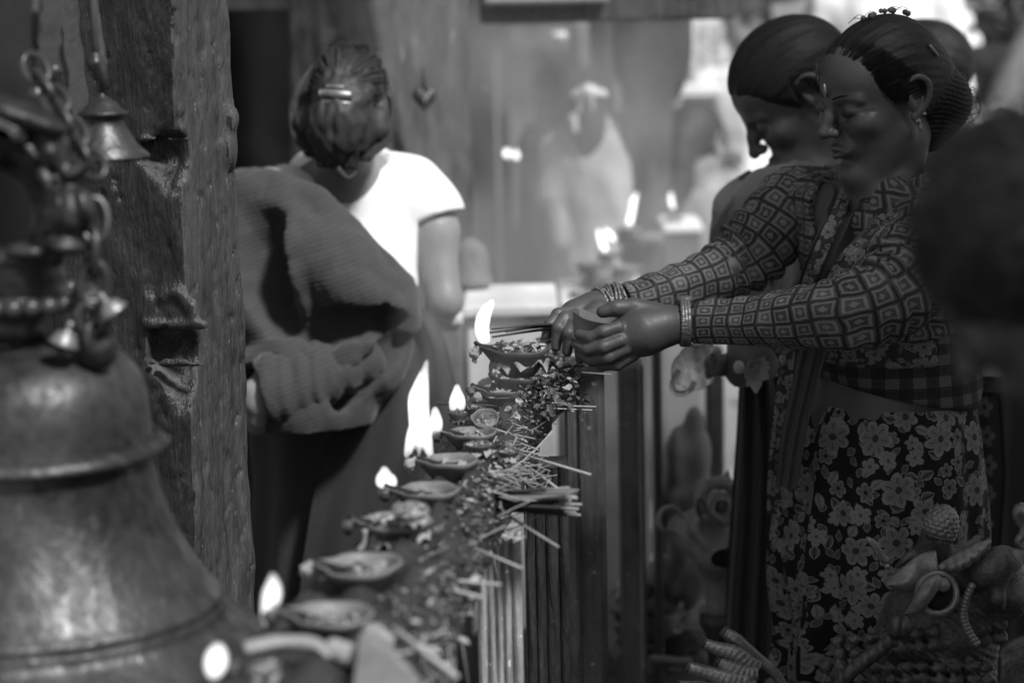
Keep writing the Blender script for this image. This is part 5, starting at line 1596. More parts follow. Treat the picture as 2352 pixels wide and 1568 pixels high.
hand_field(gb, None, [(W(608, 895, 3.89), .024), (W(598, 925, 3.885), .026)],
    [(WL([(572, 930, 3.875), (570, 962, 3.885), (578, 985, 3.90)]), [.009, .0085, .007]), (WL([(584, 935, 3.87), (584, 972, 3.88), (590, 992, 3.90)]), [.0092, .0088, .007]),
     (WL([(597, 935, 3.87), (598, 970, 3.88), (603, 988, 3.90)]), [.009, .0082, .007]), (WL([(609, 930, 3.88), (611, 958, 3.89), (614, 975, 3.905)]), [.008, .0072, .006])],
    (WL([(576, 895, 3.88), (566, 922, 3.88), (566, 948, 3.89)]), [.011, .009, .007]))
for sx in (-.07, .07):
    q = W(790, 930, 4.19); gb.chain([q + A(sx, 0, 0), A(q[0] + sx, 4.19, .45), A(q[0] + sx, 4.19, .07)], [.09, .06, .04], .03)
    gb.chain([A(q[0] + sx, 4.19, .05), A(q[0] + sx, 4.36, .035)], [.04, .03], .02)
allp = np.array([ghc, g_sr, g_sl, W(1022, 690, 4.06), W(560, 990, 3.95), A(W(790, 930, 4.19)[0], 4.19, 0)])
V, F = gb.mesh(allp.min(0) - A(.16, .2, .02), allp.max(0) + A(.16, .38, .14), .006)
build('body', V, F, M['skin_mid'], gw)
sh = Sdf(); gtorso(sh, .010)
sh.chain(WL([(955, 428, 4.26), (985, 480, 4.25), (1000, 520, 4.24)]), [.050, .052, .056], .03)
pn = unit(W(1004, 545, 4.24) - W(978, 470, 4.25))
c_ = W(994, 505, 4.25)
sh._push(lambda P: np.where((P[:, 0] > W(962, 500, 4.22)[0]), (P - c_) @ pn, -1.0), .004, 'i')
sh.plane(W(940, 715, 4.1), (0, 0, -1), .004)
sh.ell(W(795, 360, 4.18), (.092, .13, .034), None, .004, 's')
sh.disp(lambda P: wob(P * A(1, 1, .6), .11, 12) * .0035 + .0022 * np.sin((P[:, 0] * .8 + P[:, 2]) * 75 + 3 * np.sin(P[:, 0] * 20)) * np.clip((W(0, 600, 4.1)[2] - P[:, 2]) * 9 + .3, .15, 1))
for pts, r in (([(850, 475, 4.13), (880, 520, 4.115), (920, 565, 4.10), (945, 590, 4.10)], [.002, .004, .004, .002]),
               ([(945, 480, 4.13), (955, 540, 4.12), (952, 590, 4.11)], [.004, .007, .004]), ([(905, 640, 4.06), (935, 660, 4.07), (960, 668, 4.08)], [.004, .006, .004])):
    sh.chain(WL(pts), r, .012, 's', n=10)
V, F = sh.mesh(A(*(W(560, 730, 3.9))) * A(1, 0, 1) + A(-.05, 3.9, -.03), W(1030, 340, 4.3) * A(1, 0, 1) + A(.08, 4.55, .06), .0045)
build('shirt', V, F, M['shirt'], gw)
sk = Sdf(); sk.ell(W(790, 930, 4.19), (.16, .13, .17)); sk.cone(W(790, 950, 4.19), A(W(785, 950, 4.19)[0], 4.19, .12), .15, .20, .05)
sk.plane(A(0, 0, .05), (0, 0, -1)); sk.plane(W(790, 735, 4.19), (0, 0, 1))
sk.disp(lambda P: .010 * np.sin(np.arctan2(P[:, 0] - W(790, 0, 4.19)[0], P[:, 1] - 4.19) * 9 + P[:, 2] * 2) * np.clip((1.0 - P[:, 2]) * 2, 0, 1))
q = W(790, 930, 4.19); V, F = sk.mesh(A(q[0] - .3, 3.85, .03), A(q[0] + .3, 4.5, W(790, 720, 4.19)[2]), .010)
build('skirt', V, F, M['skirt_dark'], gw)
# wool wrap: sculpted by folds
sw = Sdf()
gt = Sdf(); gtorso(gt, .018); gt.chain(WL([(622, 470, 4.10), (575, 640, 4.07), (635, 850, 3.96)]), [.050, .046, .040], .03); sw.sub(gt, k=0)
# shell follows the back; diagonal upper edge from the neck to the right hip
e1, e2 = W(600, 402, 4.0), W(950, 700, 4.0)
def diag(P):      # keep lower-left of an arc from the left neck to the right hip (seen along the view from the camera side)
    x, z = P[:, 0], P[:, 2]
    t = np.clip((x - e1[0]) / (e2[0] - e1[0]), -.5, 1.2)
    zz = e1[2] + .006 - (e1[2] - e2[2]) * np.sign(t) * np.abs(t) ** 1.2
    return (z - zz) * .8
sw._push(diag, .012, 'i')
for pts, r in (
    ([(540, 470, 4.06), (610, 462, 4.04), (690, 478, 4.02), (760, 525, 4.01), (830, 600, 4.0), (890, 665, 4.0), (925, 702, 4.02)], [.05, .040, .030, .026, .026, .028, .024]),
    ([(645, 500, 4.0), (658, 555, 3.97), (665, 610, 3.96), (690, 700, 3.97), (730, 760, 4.0)], [.032, .036, .034, .030, .022]),
    ([(550, 485, 4.06), (545, 540, 4.04), (560, 620, 4.01), (600, 720, 3.98), (640, 790, 3.97)], [.05, .040, .036, .034, .026]),
    ([(740, 560, 3.98), (790, 640, 3.96), (850, 700, 3.97), (910, 720, 4.0)], [.045, .048, .042, .028]),
    ([(700, 790, 3.97), (770, 775, 3.95), (850, 760, 3.96), (925, 738, 4.0)], [.024, .024, .020, .016]),
    ([(760, 800, 3.97), (800, 850, 3.97), (850, 840, 3.99), (900, 790, 4.02)], [.040, .045, .040, .024]),
    ([(640, 815, 3.94), (660, 840, 3.93), (690, 900, 3.93)], [.020, .028, .030]),
    ([(660, 810, 3.93), (668, 850, 3.92), (690, 920, 3.92)], [.016, .018, .020]), ([(708, 815, 3.94), (722, 850, 3.93), (745, 910, 3.93)], [.015, .018, .018]),
    ([(600, 850, 3.95), (630, 900, 3.94), (680, 940, 3.94), (740, 950, 3.96), (820, 920, 3.99)], [.032, .046, .050, .048, .03])):
    sw.chain(WL(pts), r, .034, n=max(8, len(pts) * 3))
for pts, r in (
    ([(612, 520, 3.94), (605, 600, 3.93), (625, 680, 3.92), (660, 760, 3.92)], [.020, .024, .020, .010]),
    ([(740, 780, 3.92), (770, 740, 3.91), (850, 735, 3.92), (905, 735, 3.95)], [.014, .013, .013, .008]),
    ([(760, 930, 3.92), (800, 890, 3.91), (870, 830, 3.93), (910, 780, 3.96)], [.010, .008, .007, .004]),
    ):
    sw.chain(WL([(x, y, yy + .014) for x, y, yy in pts]), np.array(r) * 1.25, .03, 's', n=max(8, len(pts) * 3))
sw.ell(W(580, 905, 3.90), (.045, .06, .045), None, .012, 's')
sw.disp(lambda P: wob(P, .09, 31) * .003 + wob(P, .028, 32) * .0012)
lo, hi = W(520, 1010, 3.85), W(970, 380, 3.85)
V, F = sw.mesh(A(lo[0] - .03, 3.84, lo[2]), A(hi[0] + .04, 4.32, hi[2] + .03), .0048)
build('wool_wrap', V, F, M['shawl'], gw)
cf = Sdf().chain(WL([(850, 830, 3.97), (770, 850, 3.945), (700, 870, 3.925), (645, 888, 3.915), (604, 902, 3.91)]), [.030, .042, .052, .058, .060], .012, n=14)
cf.plane(W(602, 905, 3.90), unit(W(572, 914, 3.90) - W(652, 885, 3.91)), .003)
cf.chain(WL([(628, 897, 3.905), (572, 914, 3.90)]), [.036, .052], .006, 's')
cf.disp(lambda P: wob(P * A(1.6, 1, .7), .07, 3) * .004 + wob(P, .018, 4) * .0006)
V, F = meshbox(cf, WL([(830, 838, 3.92), (606, 905, 3.90)]), .07, .003); build('cuff', V, F, M['shawl'], gw)
# lower drape of the wrap: big flat tails
sheet(WL([(920, 720, 4.02), (945, 800, 4.02), (930, 930, 4.0), (900, 1080, 3.99), (870, 1250, 3.98), (850, 1450, 3.98), (840, 2000, 3.99)]), A(1, -.15, 0), [.07, .12, .19, .24, .25, .25, .26], M['cloth_black'], 'wrap_tail', gw, .004, .007, 2.2, 33, 70, False, 4)
sheet(WL([(955, 745, 4.06), (965, 800, 4.05), (950, 880, 4.04), (930, 960, 4.03)]), A(1, -.25, 0), [.03, .06, .07, .04], M['shawl'], 'wrap_tail', gw, .004, .004, 1.5, 25, 50, False, 2)
# hair with clip
GP = lambda *p: ghc + gR @ A(*p)
gh = Sdf()
def ghair(P):
    q = ((P - ghc) @ (gR / ghs)) / ghs
    qq = q - A(-.014, 0, .030); r = A(.108, .080, .096)
    a = np.sqrt(((qq / r) ** 2).sum(1)); b = np.sqrt(((qq / (r * r)) ** 2).sum(1)) + 1e-9
    th = np.arctan2(q[:, 1], q[:, 2] - .02)
    st = np.where(q[:, 2] > -.005, th * 1.0, q[:, 1] * 22.0)
    d = a * (a - 1) / b + sum(am * np.sin(st * fq + ph + 1.3 * np.sin(q[:, 0] * 23 + ph * 2) + 1.1 * np.sin(q[:, 2] * 31 + ph)) for fq, am, ph in ((7, .0016, 1), (13, .0013, 2.1), (23, .0011, .4), (37, .0009, 3.3), (61, .0006, 5)))
    return np.maximum(d, np.maximum(q[:, 0] - .06, -(q[:, 2] + .06))) * ghs
gh._push(ghair, 0, 'u')
gh.chain(np.array([GP(-.10, .0, .0), GP(-.115, .0, -.03), GP(-.11, .005, -.07), GP(-.10, .01, -.105)]), [.045, .040, .040, .030], .03)
gh.chain(np.array([GP(-.02, .078, .0), GP(-.05, .072, -.05), GP(-.075, .045, -.085)]), [.022, .024, .016], .02)
gh.chain(np.array([GP(-.02, -.078, .0), GP(-.05, -.072, -.05), GP(-.075, -.045, -.085)]), [.022, .024, .016], .02)
gh.disp(lambda P: wob(P * A(1, 1, .5), .035, 41) * .0035)
V, F = meshbox(gh, [ghc, GP(-.1, 0, -.1)], .15, .0034); build('hair', V, F, M['hair_brown'], gw)
cv = []
rs4 = np.random.RandomState(8)
for k_ in range(520):
    k = k_ * 150 // 520; y = rs4.uniform(-1, 1)
    if k < 70:   # locks combed back over the crown to the clip
        ph = y * 2.1; of = rs4.uniform(.99, 1.05) + (.10 * rs4.uniform() ** 3)
        P = [A(-.014, 0, .030) + A(.108 * math.cos(t_), .080 * math.sin(t_) * math.sin(ph), .096 * math.sin(t_) * math.cos(ph)) * (of - .03 * (t_ > 2.7)) + rs4.normal(size=3) * .0015 for t_ in (1.1, 1.6, 2.1, 2.6, 3.0)]; _ = [ A(-.108, y * .068, .072), A(-.136, y * .032, .018), A(-.134, y * .03, -.02)]
        r = rs4.uniform(.0006, .0018)
    elif k < 105:  # tail below the clip
        P = [A(-.128, y * .03, .0), A(-.138, y * .040 + rs4.uniform(-.01, .01), -.04), A(-.13, y * .045 + rs4.uniform(-.012, .012), -.08), A(-.112, y * .035 + rs4.uniform(-.014, .014), -.12), A(-.105, y * .03 + rs4.uniform(-.02, .02), -.145)]
        r = rs4.uniform(.0006, .0022)
    elif k < 134:  # loose side hair catching the light
        sg = 1 if y > 0 else -1
        P = [A(-.03, sg * .08, .08), A(-.05, sg * (.098 + rs4.uniform(0, .012)), .03), A(-.06, sg * (.104 + rs4.uniform(0, .018)), -.03), A(-.07, sg * (.085 + rs4.uniform(-.01, .02)), -.085), A(-.08, sg * rs4.uniform(.03, .07), -.125)]
        r = rs4.uniform(.0004, .0012)
    else:
        a = A(rs4.uniform(-.08, .04), rs4.uniform(-.05, .05), .122); P = [a, a + A(-.01, rs4.uniform(-.02, .02), .006), a + A(-.03, rs4.uniform(-.03, .03), .0)]
        r = .0005
    cv.append((np.array([GP(*p) for p in P]), r))
strands('locks', cv, 0, M['hair_brown'], gw, 5)
P = np.array([GP(-.112, .0, -.125), GP(-.118, -.01, -.150), GP(-.112, -.03, -.165), GP(-.105, -.046, -.150)])
V, F, U = tube(P, [.006, .0055, .0045, .0025], 7, 20); build('curl', V, F, M['hair_brown'], gw)
for dz, w_, t_, hgt in ((.010, .056, .010, .010), (-.007, .056, .008, .004), (.026, .030, .008, .004)):
    V, F = [], []
    m_n = 21
    for i in range(m_n):
        y = -w_ / 2 * 1.25 + w_ * 1.25 * i / (m_n - 1); x = -.168 + 9.0 * y * y
        for a_, b_ in ((-.003, -hgt), (-.003, hgt), (.003, hgt), (.003, -hgt)): V.append(GP(x + a_, y, dz + b_))
    build('hair_clip', V, grid_faces(4, m_n, True) + [(0, 1, 2, 3), tuple(4 * m_n - 4 + k for k in (3, 2, 1, 0))], M['brass'], gw)

# ================================================================== OTHER PEOPLE
def plain_person(label, head, hscale, face, sh_l, sh_r, hipc, pal, res=.012, hair_long=False, arms=(), bulk=1.0, hairp=(.104, .084, .096), headres=.004, group=None, shirt_to=None, hair='hair', roll=0, hdrop=0.0, p_wisp=False):
    """simpler figure: body, garments, hair; face = direction it looks"""
    g = empty('person', A(hipc[0], hipc[1], 0), label, 'person', group)
    R = basis(unit(face), roll=roll) * hscale
    Rn = R / hscale
    nk = (sh_l + sh_r) / 2 + A(0, 0, .03); ax_ = unit((sh_r - sh_l) * A(1, 1, 0)); fw = A(-ax_[1], ax_[0], 0)
    RT = np.c_[ax_, fw, A(0, 0, 1)]; hw = np.linalg.norm(sh_r - sh_l) / 2
    def tor(s, g_=0):
        c = (nk + hipc) / 2
        s.cone(sh_l * .85 + sh_r * .15, sh_r * .85 + sh_l * .15, .048 * bulk + g_, .048 * bulk + g_, .05)
        s.cone(nk + A(0, 0, -.14), hipc, .0 + g_ + .10 * bulk, .105 * bulk + g_, .06)
        s.ell(nk * .75 + hipc * .25, (hw * .92 + g_, .10 * bulk + g_, .17 + g_), RT, .05)
        s.ell(hipc, (hw * .85 + g_, .115 * bulk + g_, .16 + g_), RT, .06)
    b = Sdf(); b._push(lambda P: HEAD.ev(((P - head) @ Rn) / hscale) * hscale, 0, 'u')
    b.cone(head + R @ A(-.02, 0, -.07), nk, .046, .052, .03); tor(b)
    for P_, r_a in arms: b.chain(P_, r_a, .03)
    for sg in (-1, 1):
        q = hipc + ax_ * sg * hw * .42
        b.chain([q, A(q[0], q[1], .45 * min(1, hipc[2] / .8)), A(q[0], q[1], .06)], [.085, .06, .04], .03)
        b.cone(A(q[0], q[1], .05), A(q[0], q[1], .035) + unit(A(face[0], face[1], 0)) * .15, .04, .03, .02)
    pts = [head, sh_l, sh_r, hipc, A(hipc[0], hipc[1], 0)] + [p for P_, _ in arms for p in P_]
    V, F = meshbox(b, pts, A(.18, .18, .06) if True else 0, res)
    hl, hh = head - .15, head + .15
    V1, F1 = b.mesh(A(hl[0], hl[1], nk[2] + .0), hh, headres)
    keep = ~((V > A(hl[0], hl[1], nk[2]) + res).all(1) & (V < hh).all(1)); F = F[keep[F].all(1)]
    build('body', np.vstack([V1, V]), np.vstack([F1, F + len(V1)]), M[pal[0]], g)
    c = Sdf(); tor(c, .014)
    for P_, r_a in arms: c.chain(P_[:-1] if len(P_) > 2 else P_, np.array(r_a[:-1] if len(P_) > 2 else r_a) + .012, .03)
    c.ell(nk + A(0, 0, .035) + fw * 0, (.065, .08, .05), None, .006, 's')
    c.plane(hipc + A(0, 0, -.02), (0, 0, -1))
    c.disp(lambda P: wob(P, .10, 7) * .004 + wob(P * A(1, 1, .4), .05, 8) * .002)
    V, F = meshbox(c, pts[:4] + pts[5:], .17, max(res * .7, .006)); build('top', V, F, M[pal[1]], g)
    c = Sdf(); c.ell(hipc, (hw * .85 + .022, .14 * bulk, .17), RT); c.cone(hipc, A(hipc[0], hipc[1], .15), hw * .80, hw * .95, .05)
    c.plane(A(0, 0, .06), (0, 0, -1)); c.plane(hipc + A(0, 0, .06), (0, 0, 1))
    c.disp(lambda P: .012 * np.sin(np.arctan2(P[:, 0] - hipc[0], P[:, 1] - hipc[1]) * 9) * np.clip((hipc[2] - P[:, 2]) * 2, 0, 1))
    V, F = meshbox(c, [hipc, A(hipc[0], hipc[1], .05)], A(hw + .12, hw + .12, .16), .012); build('skirt', V, F, M[pal[2]], g)
    h_ = Sdf()
    def hf_(P):
        q = ((P - head) @ Rn) / hscale
        qq = q - A(-.016, 0, .034); r = A(*hairp)
        a = np.sqrt(((qq / r) ** 2).sum(1)); b_ = np.sqrt(((qq / (r * r)) ** 2).sum(1)) + 1e-9
        d = a * (a - 1) / b_ + sum(am * np.sin(np.arctan2(q[:, 1], q[:, 2]) * fq + ph + 1.3 * np.sin(q[:, 0] * 23 + ph * 2)) for fq, am, ph in ((9, .0010, 1), (21, .0008, 2.1), (37, .0007, .4), (61, .0005, 3.3)))
        x, z = q[:, 0], q[:, 2]
        zh = np.interp(x, [-.10, -.04, -.028, -.022, .004, .010, .02, .045, .07, .095], [-.06, -.055, -.05, .028, .034, -.008, .0, .030, .056, .068])
        d = d + .0078 * (1 - np.clip((z - zh - hdrop) / .020, 0, 1)) ** 2
        return np.maximum(d, (zh + hdrop - z) * .6) * hscale
    h_._push(hf_, 0, 'u')
    if hair_long:
        h_.chain(np.array([head + R @ A(*p) for p in ((-.10, 0, 0), (-.115, 0, -.05), (-.105, 0, -.12), (-.10, .01, -.19))]), [.05, .04, .036, .02], .03)
    if p_wisp: hairline_wisps(head, R, hscale, g, 7)
    V, F = meshbox(h_, [head, head + R @ A(-.1, 0, -.12)], .14, max(headres, .0035)); build('hair', V, F, M[hair], g)
    return g, R, nk

# woman close behind, bowed, face turned down to the left
H2 = W(1828, 224, 3.95)
p2g, R2, nk2 = plain_person('woman bowing her head just behind the main woman, in dark sari', H2, .95, A(-.80, -.06, -.62),
    W(1775, 470, 3.80), W(1960, 470, 4.10), W(2020, 1000, 4.08), ('skin', 'sari_mid', 'sari_dark'), .008, False,
    [(WL([(1775, 480, 3.82), (1728, 640, 3.80), (1740, 800, 3.74), (1705, 838, 3.70), (1680, 838, 3.70)]), [.052, .042, .030, .020, .017])], 1.0, (.112, .088, .102), .0032, hair='hair_side', p_wisp=True)
sheet(WL([(1780, 380, 3.98), (1728, 440, 3.84), (1712, 540, 3.80), (1715, 640, 3.8)]), A(.5, -.8, .2), [.10, .15, .17, .15], M['sari_mid'], 'sari_fold', p2g, .004, .006, 2, 25, 50, False, 1)
sheet(WL([(1742, 850, 3.78), (1745, 1000, 3.78), (1738, 1200, 3.78), (1730, 1400, 3.78), (1720, 1900, 3.8)]), A(1, -.1, 0), [.06, .075, .085, .09, .1], M['sari_dark'], 'sari_fold', p2g, .004, .010, 3, 41, 70, False, 2)
sheet(WL([(1712, 860, 3.84), (1716, 1000, 3.84), (1722, 1200, 3.84), (1728, 1400, 3.84)]), A(1, -.1, 0), [.02, .03, .03, .03], M['sari_mid'], 'sari_fold', p2g, .004, .004, 2, 25, 60, False, 5)
# hand fingers of hers round the bag and the flower
bd = Sdf()
for k in range(4):
    bd.chain(WL([(1668 - 4 * k, 826 + 8 * k, 3.69), (1640 - 2 * k, 822 + 10 * k, 3.66), (1622 + k, 832 + 9 * k, 3.665)]), [.0082, .0076, .006], .004)
bd.ell(W(1680, 838, 3.70), (.022, .018, .018), None, .012)
V, F = meshbox(bd, WL([(1640, 845, 3.68)]), .05, .003); build('hand', V, F, M['skin'], p2g)

# third head between the two, further back
plain_person('dark haired person behind the main woman\'s bun', W(2110, 192, 4.7), .95, A(-.9, .35, -.2), W(2130, 340, 4.75), W(2290, 330, 4.70), W(2230, 900, 4.8),
             ('skin_dark', 'cloth_black', 'cloth_black'), .014, False, [(WL([(2290, 330, 4.7), (2330, 520, 4.65), (2300, 640, 4.6)]), [.05, .04, .03])], 1.0, headres=.006)
# near dark head at the right edge, out of focus
NH = W(2376, 622, 1.70)
g_, Rn_, nkn = plain_person('blurred dark haired person close to the viewer at the right edge', NH + A(0.006, 0, 0), .80, A(-.80, .40, -.75), W(2660, 920, 1.72), W(2980, 900, 1.92), W(3060, 2000, 1.85),
             ('skin_dark', 'cloth_black', 'cloth_black'), .012, False, (), 1.0, (.112, .09, .104), .005, hdrop=-.065)

cv = []; rs7 = np.random.RandomState(6); nc = NH + A(.006, 0, 0)
for k in range(420):
    d = unit(rs7.normal(size=3)); q = A(-.016, 0, .034) + d * A(.112, .09, .104)
    if q[2] < -.06 or q[0] > .07: continue
    t_ = unit(np.cross(d, rs7.normal(size=3)))
    P = [q * .98, q + d * .005 + t_ * .012, q + d * rs7.uniform(.004, .014) + t_ * .026, q + d * rs7.uniform(.0, .012) + t_ * .040]
    cv.append((np.array([nc + Rn_ @ p for p in P]), [.0008, .0009, .0008, .0003]))
strands('hair_locks', cv, 0, M['hair'], g_, 4)
# far group in the smoke
def far_person(label, hx, hy, Y, sc, face, shw, pal, hipy, group=None, long=False, res=.02):
    h = W(hx, hy, Y); s1 = W(hx - shw, hy + 150 / 1, Y) ; s2 = W(hx + shw, hy + 150, Y)
    return h, s1, s2
FY = 6.5
h = W(1355, 245, FY)
pg, Rp, nkp = plain_person('girl with light ponytail tie standing in the smoke, back turned', h, .68, A(.1, 1, -.15), W(1290, 345, FY), W(1468, 340, FY), W(1378, 640, FY), ('skin_mid', 'cloth_pale', 'cloth_mid'), .014, True,
    [(WL([(1290, 345, FY), (1275, 450, FY - .02), (1290, 560, FY - .1)]), [.045, .038, .03]), (WL([(1468, 340, FY), (1485, 470, FY - .02), (1440, 580, FY - .1)]), [.045, .038, .03])], .95, headres=.008)
sc_ = Sdf()
for pts, r in (([(1318, 218, 6.38), (1352, 208, 6.36), (1388, 216, 6.38)], [.010, .015, .010]), ([(1335, 225, 6.37), (1328, 262, 6.37)], [.007, .004]), ([(1358, 222, 6.36), (1362, 250, 6.36)], [.006, .004]), ([(1318, 270, 6.39), (1322, 300, 6.39)], [.014, .010])):
    sc_.chain(WL(pts), r, .01)
V, F = meshbox(sc_, WL([(1318, 218, 6.38), (1388, 300, 6.38)]), .05, .005); build('hair_tie', V, F, M['white_cloth'], pg)
plain_person('dark haired person standing left of the ponytail girl in the smoke', W(1268, 212, 6.75), .70, A(-.5, .9, -.1), W(1225, 330, 6.75), W(1330, 335, 6.75), W(1270, 640, 6.75), ('skin_dark', 'cloth_black', 'cloth_black'), .018, True, (), .9, headres=.009)
plain_person('dark clad person with back turned before the sunlit yard', W(1600, 330, 6.9), .95, A(.5, .86, -.1), W(1548, 470, 6.9), W(1690, 455, 6.9), W(1620, 900, 6.9), ('skin_mid', 'cloth_mid', 'cloth_mid'), .016, True, (), 1.0, headres=.008)
M['bronze_pale'] = grime('pale worn bronze', .22, 16, .6, .5, .45, .2, .5, .004)
# ================================================================== BRASS FIGURES
def to_floor(name, x, y, ztop, r, mat, parent):
    V, F = lathe([(.001, ztop), (r * .8, ztop), (r * .8, ztop - .02), (r * .55, ztop - .05), (r * .5, .12), (r * 1.1, .08), (r * 1.3, .0), (.001, 0)][::-1], A(x, y, 0), 28)
    return build(name, V, F, mat, parent)
# cluster of coiled serpents on a curved stem
NY = 3.12
ns = empty('serpent_lamp', W(1740, 1600, NY) * A(1, 1, 0), 'brass cluster of curled serpent heads on a curved stem at the bottom edge', 'ornament')
sp_ = [([(1800, 1575), (1775, 1540), (1742, 1512), (1716, 1492), (1690, 1468), (1664, 1450)], [13, 13, 14, 17, 17, 13]),
       ([(1745, 1530), (1718, 1520), (1690, 1500), (1652, 1490), (1618, 1477)], [17, 21, 20, 17, 13]),
       ([(1740, 1545), (1710, 1545), (1680, 1535), (1650, 1520)], [20, 24, 22, 14]),
       ([(1720, 1565), (1680, 1560), (1630, 1545), (1582, 1531)], [22, 24, 18, 13]),
       ([(1740, 1580), (1700, 1588), (1640, 1585), (1560, 1575)], [24, 26, 22, 14])]
for k, (pts, rr) in enumerate(sp_):
    P = WL([(x, y, NY - .006 * k + (.012 if k == 0 else 0)) for x, y in pts]); r = np.array([S(q, NY) for q in rr])
    Q = spline(np.c_[P, r], 60)
    def wr(a, s, k=k): return 1 + .032 * np.sin(s * 800 + a * 2.0 + k) * (1 if k else np.clip(.0 + (s > .09), .12, 1))
    V, F, U = tube(Q[:, :3], Q[:, 3], 18, None, True, wr)
    o = build('serpent', V, F, M['brass'], ns)
    e = Q[-1, :3]; d = unit(Q[-1, :3] - Q[-4, :3]); r0 = Q[-1, 3]
    tt = Sdf().torus(e + d * .002, d, r0 * .78, r0 * .30, .002); tt.ell(e + d * .002, r0 * .45, None, .001)
    V, F = meshbox(tt, [e], r0 * 1.5, .0011); build('curl_end', V, F, M['brass_dark'], o)
V, F, U = tube(WL([(1800, 1575, 3.13), (1825, 1640, 3.14), (1830, 1760, 3.15)]), [S(13, NY), .009, .010], 14, 20); build('stem', V, F, M['brass'], ns)
V, F, U = tube([W(1740, 1585, 3.11), W(1830, 1760, 3.15)], .014, 14); build('stem', V, F, M['brass_dark'], ns)
q = W(1830, 1755, 3.15); to_floor('stand', q[0], q[1], q[2] + .01, .05, M['brass_dark'], ns)

# guardian lion with pine cone crest
GZ = 3.02
gl = empty('guardian_figure', W(2240, 1600, GZ) * A(1, 1, 0), 'dark brass guardian beast with pine cone crest in the lower right corner', 'statue')
g = Sdf()
g.ell(W(2170, 1420, GZ + .08), (S(120, GZ), .09, S(95, GZ)), None, .03)
g.ell(W(2290, 1345, GZ + .05), (S(85, GZ), .075, S(80, GZ)), None, .03)
g.ell(W(2180, 1300, GZ + .05), (S(95, GZ), .07, S(45, GZ)), None, .03)
g.cone(W(2150, 1480, GZ + .1), W(2140, 1640, GZ + .12), S(150, GZ), S(200, GZ), .04)
g.chain(WL([(2230, 1330, GZ - .02), (2262, 1310, GZ - .035), (2300, 1290, GZ - .035), (2340, 1280, GZ - .02)]), [S(26, GZ), S(30, GZ), S(30, GZ), S(20, GZ)], .02)
g.chain(WL([(2300, 1330, GZ - .04), (2290, 1370, GZ - .04), (2300, 1400, GZ - .03)]), [S(14, GZ), S(16, GZ), S(10, GZ)], .012)
g.ell(W(2300, 1440, GZ - .03), (S(70, GZ), .03, S(34, GZ)), None, .015, 's')
rs5 = np.random.RandomState(3)
for j in range(5):
    for k in range(11):
        x = 1925 + 37 * k + 18 * (j % 2) - 14 * j; y = 1470 + 30 * j - .10 * (x - 1950) * (j < 2)
        p = W(x, y, GZ + .07 - S(155, GZ) * math.sqrt(max(0, 1 - ((x - 2145) / 235.0) ** 2)) * .85)
        g.ell(p, (S(19, GZ), S(15, GZ), S(15, GZ)), None, .006)
g.disp(lambda P: .0012 * np.sin(P[:, 2] * 520 + P[:, 0] * 420) * (P[:, 2] < W(0, 1440, GZ)[2]) + wob(P, .02, 2) * .0008)
lo, hi = W(1880, 1800, GZ), W(2420, 1240, GZ)
V, F = g.mesh(A(lo[0], GZ - .12, W(0, 1660, GZ)[2]), A(hi[0], GZ + .25, hi[2]), .0036); build('head', V, F, M['brass_dark'], gl)
# cone crest with scales
c = W(2162, 1205, GZ + .01); cs_ = Sdf(); nR = basis((.25, 0, 1), (0, -1, 0))
cs_.ell(c, (S(50, GZ), S(42, GZ), S(42, GZ)), nR, .004)
def scales(P):
    q = (P - c) @ nR; a = np.arctan2(q[:, 1], q[:, 2]); t = q[:, 0] / S(11, GZ)
    row = np.floor(t); ph = a * 11 / (2 * np.pi) + .5 * np.mod(row, 2)
    u = np.abs(ph - np.round(ph)) * 2; v = t - row
    return .0026 * (np.maximum(u ** 3, (1 - v) ** 4)) - .0006
cs_.disp(scales)
V, F = meshbox(cs_, [c], S(58, GZ), .0011); build('pine_cone_crest', V, F, M['brass'], gl)
cb = Sdf(); cb.cone(W(2150, 1232, GZ + .015), W(2142, 1285, GZ + .03), S(38, GZ), S(52, GZ), .01); cb.torus(W(2156, 1228, GZ + .01), (.25, 0, 1), S(36, GZ), S(6, GZ), .003)
V, F = meshbox(cb, WL([(2150, 1232, GZ), (2142, 1285, GZ + .03)]), S(62, GZ), .0028); build('crest_base', V, F, M['brass_dark'], gl)
def leaf_plate(name, outline, Y, bulge, mat, ridge=0.0, th=.004, scal=0):
    """curved plate from a pixel outline: root, tip and the two edge rows"""
    top, bot = outline
    a, b = spline(np.array([(x, y, yy) for x, y, yy in top], float), 25), spline(np.array([(x, y, yy) for x, y, yy in bot], float), 25)
    V = []; m = 11
    for i in range(25):
        for j in range(m):
            t = j / (m - 1); q = a[i] * (1 - t) + b[i] * t
            p = W(*q); bl = math.sin(math.pi * t) * bulge * math.sin(math.pi * min(1, i / 24 * .9 + .1))
            p = p + A(0, -bl - ridge * math.sin(i * 1.6 + 3 * t), 0); V.append(p)
    V = np.array(V); Fg = grid_faces(m, 25); k = len(V)
    V2 = V + A(0, th, 0)
    rim = [i for i in range(m)] + [i * m + m - 1 for i in range(1, 25)] + [24 * m + j for j in range(m - 2, -1, -1)] + [i * m for i in range(23, 0, -1)]
    F = Fg + [tuple(q + k for q in f[::-1]) for f in Fg] + [(rim[i], rim[i] + k, rim[(i + 1) % len(rim)] + k, rim[(i + 1) % len(rim)]) for i in range(len(rim))]
    return build(name, np.vstack([V, V2]), F, mat, gl)
leaf_plate('ear', ([(2032, 1340, GZ - .035), (2075, 1302, GZ - .04), (2110, 1275, GZ - .03), (2150, 1262, GZ - .01)], [(2034, 1342, GZ - .035), (2078, 1360, GZ - .04), (2125, 1352, GZ - .04), (2160, 1335, GZ - .02)]), GZ, .012, M['brass'])
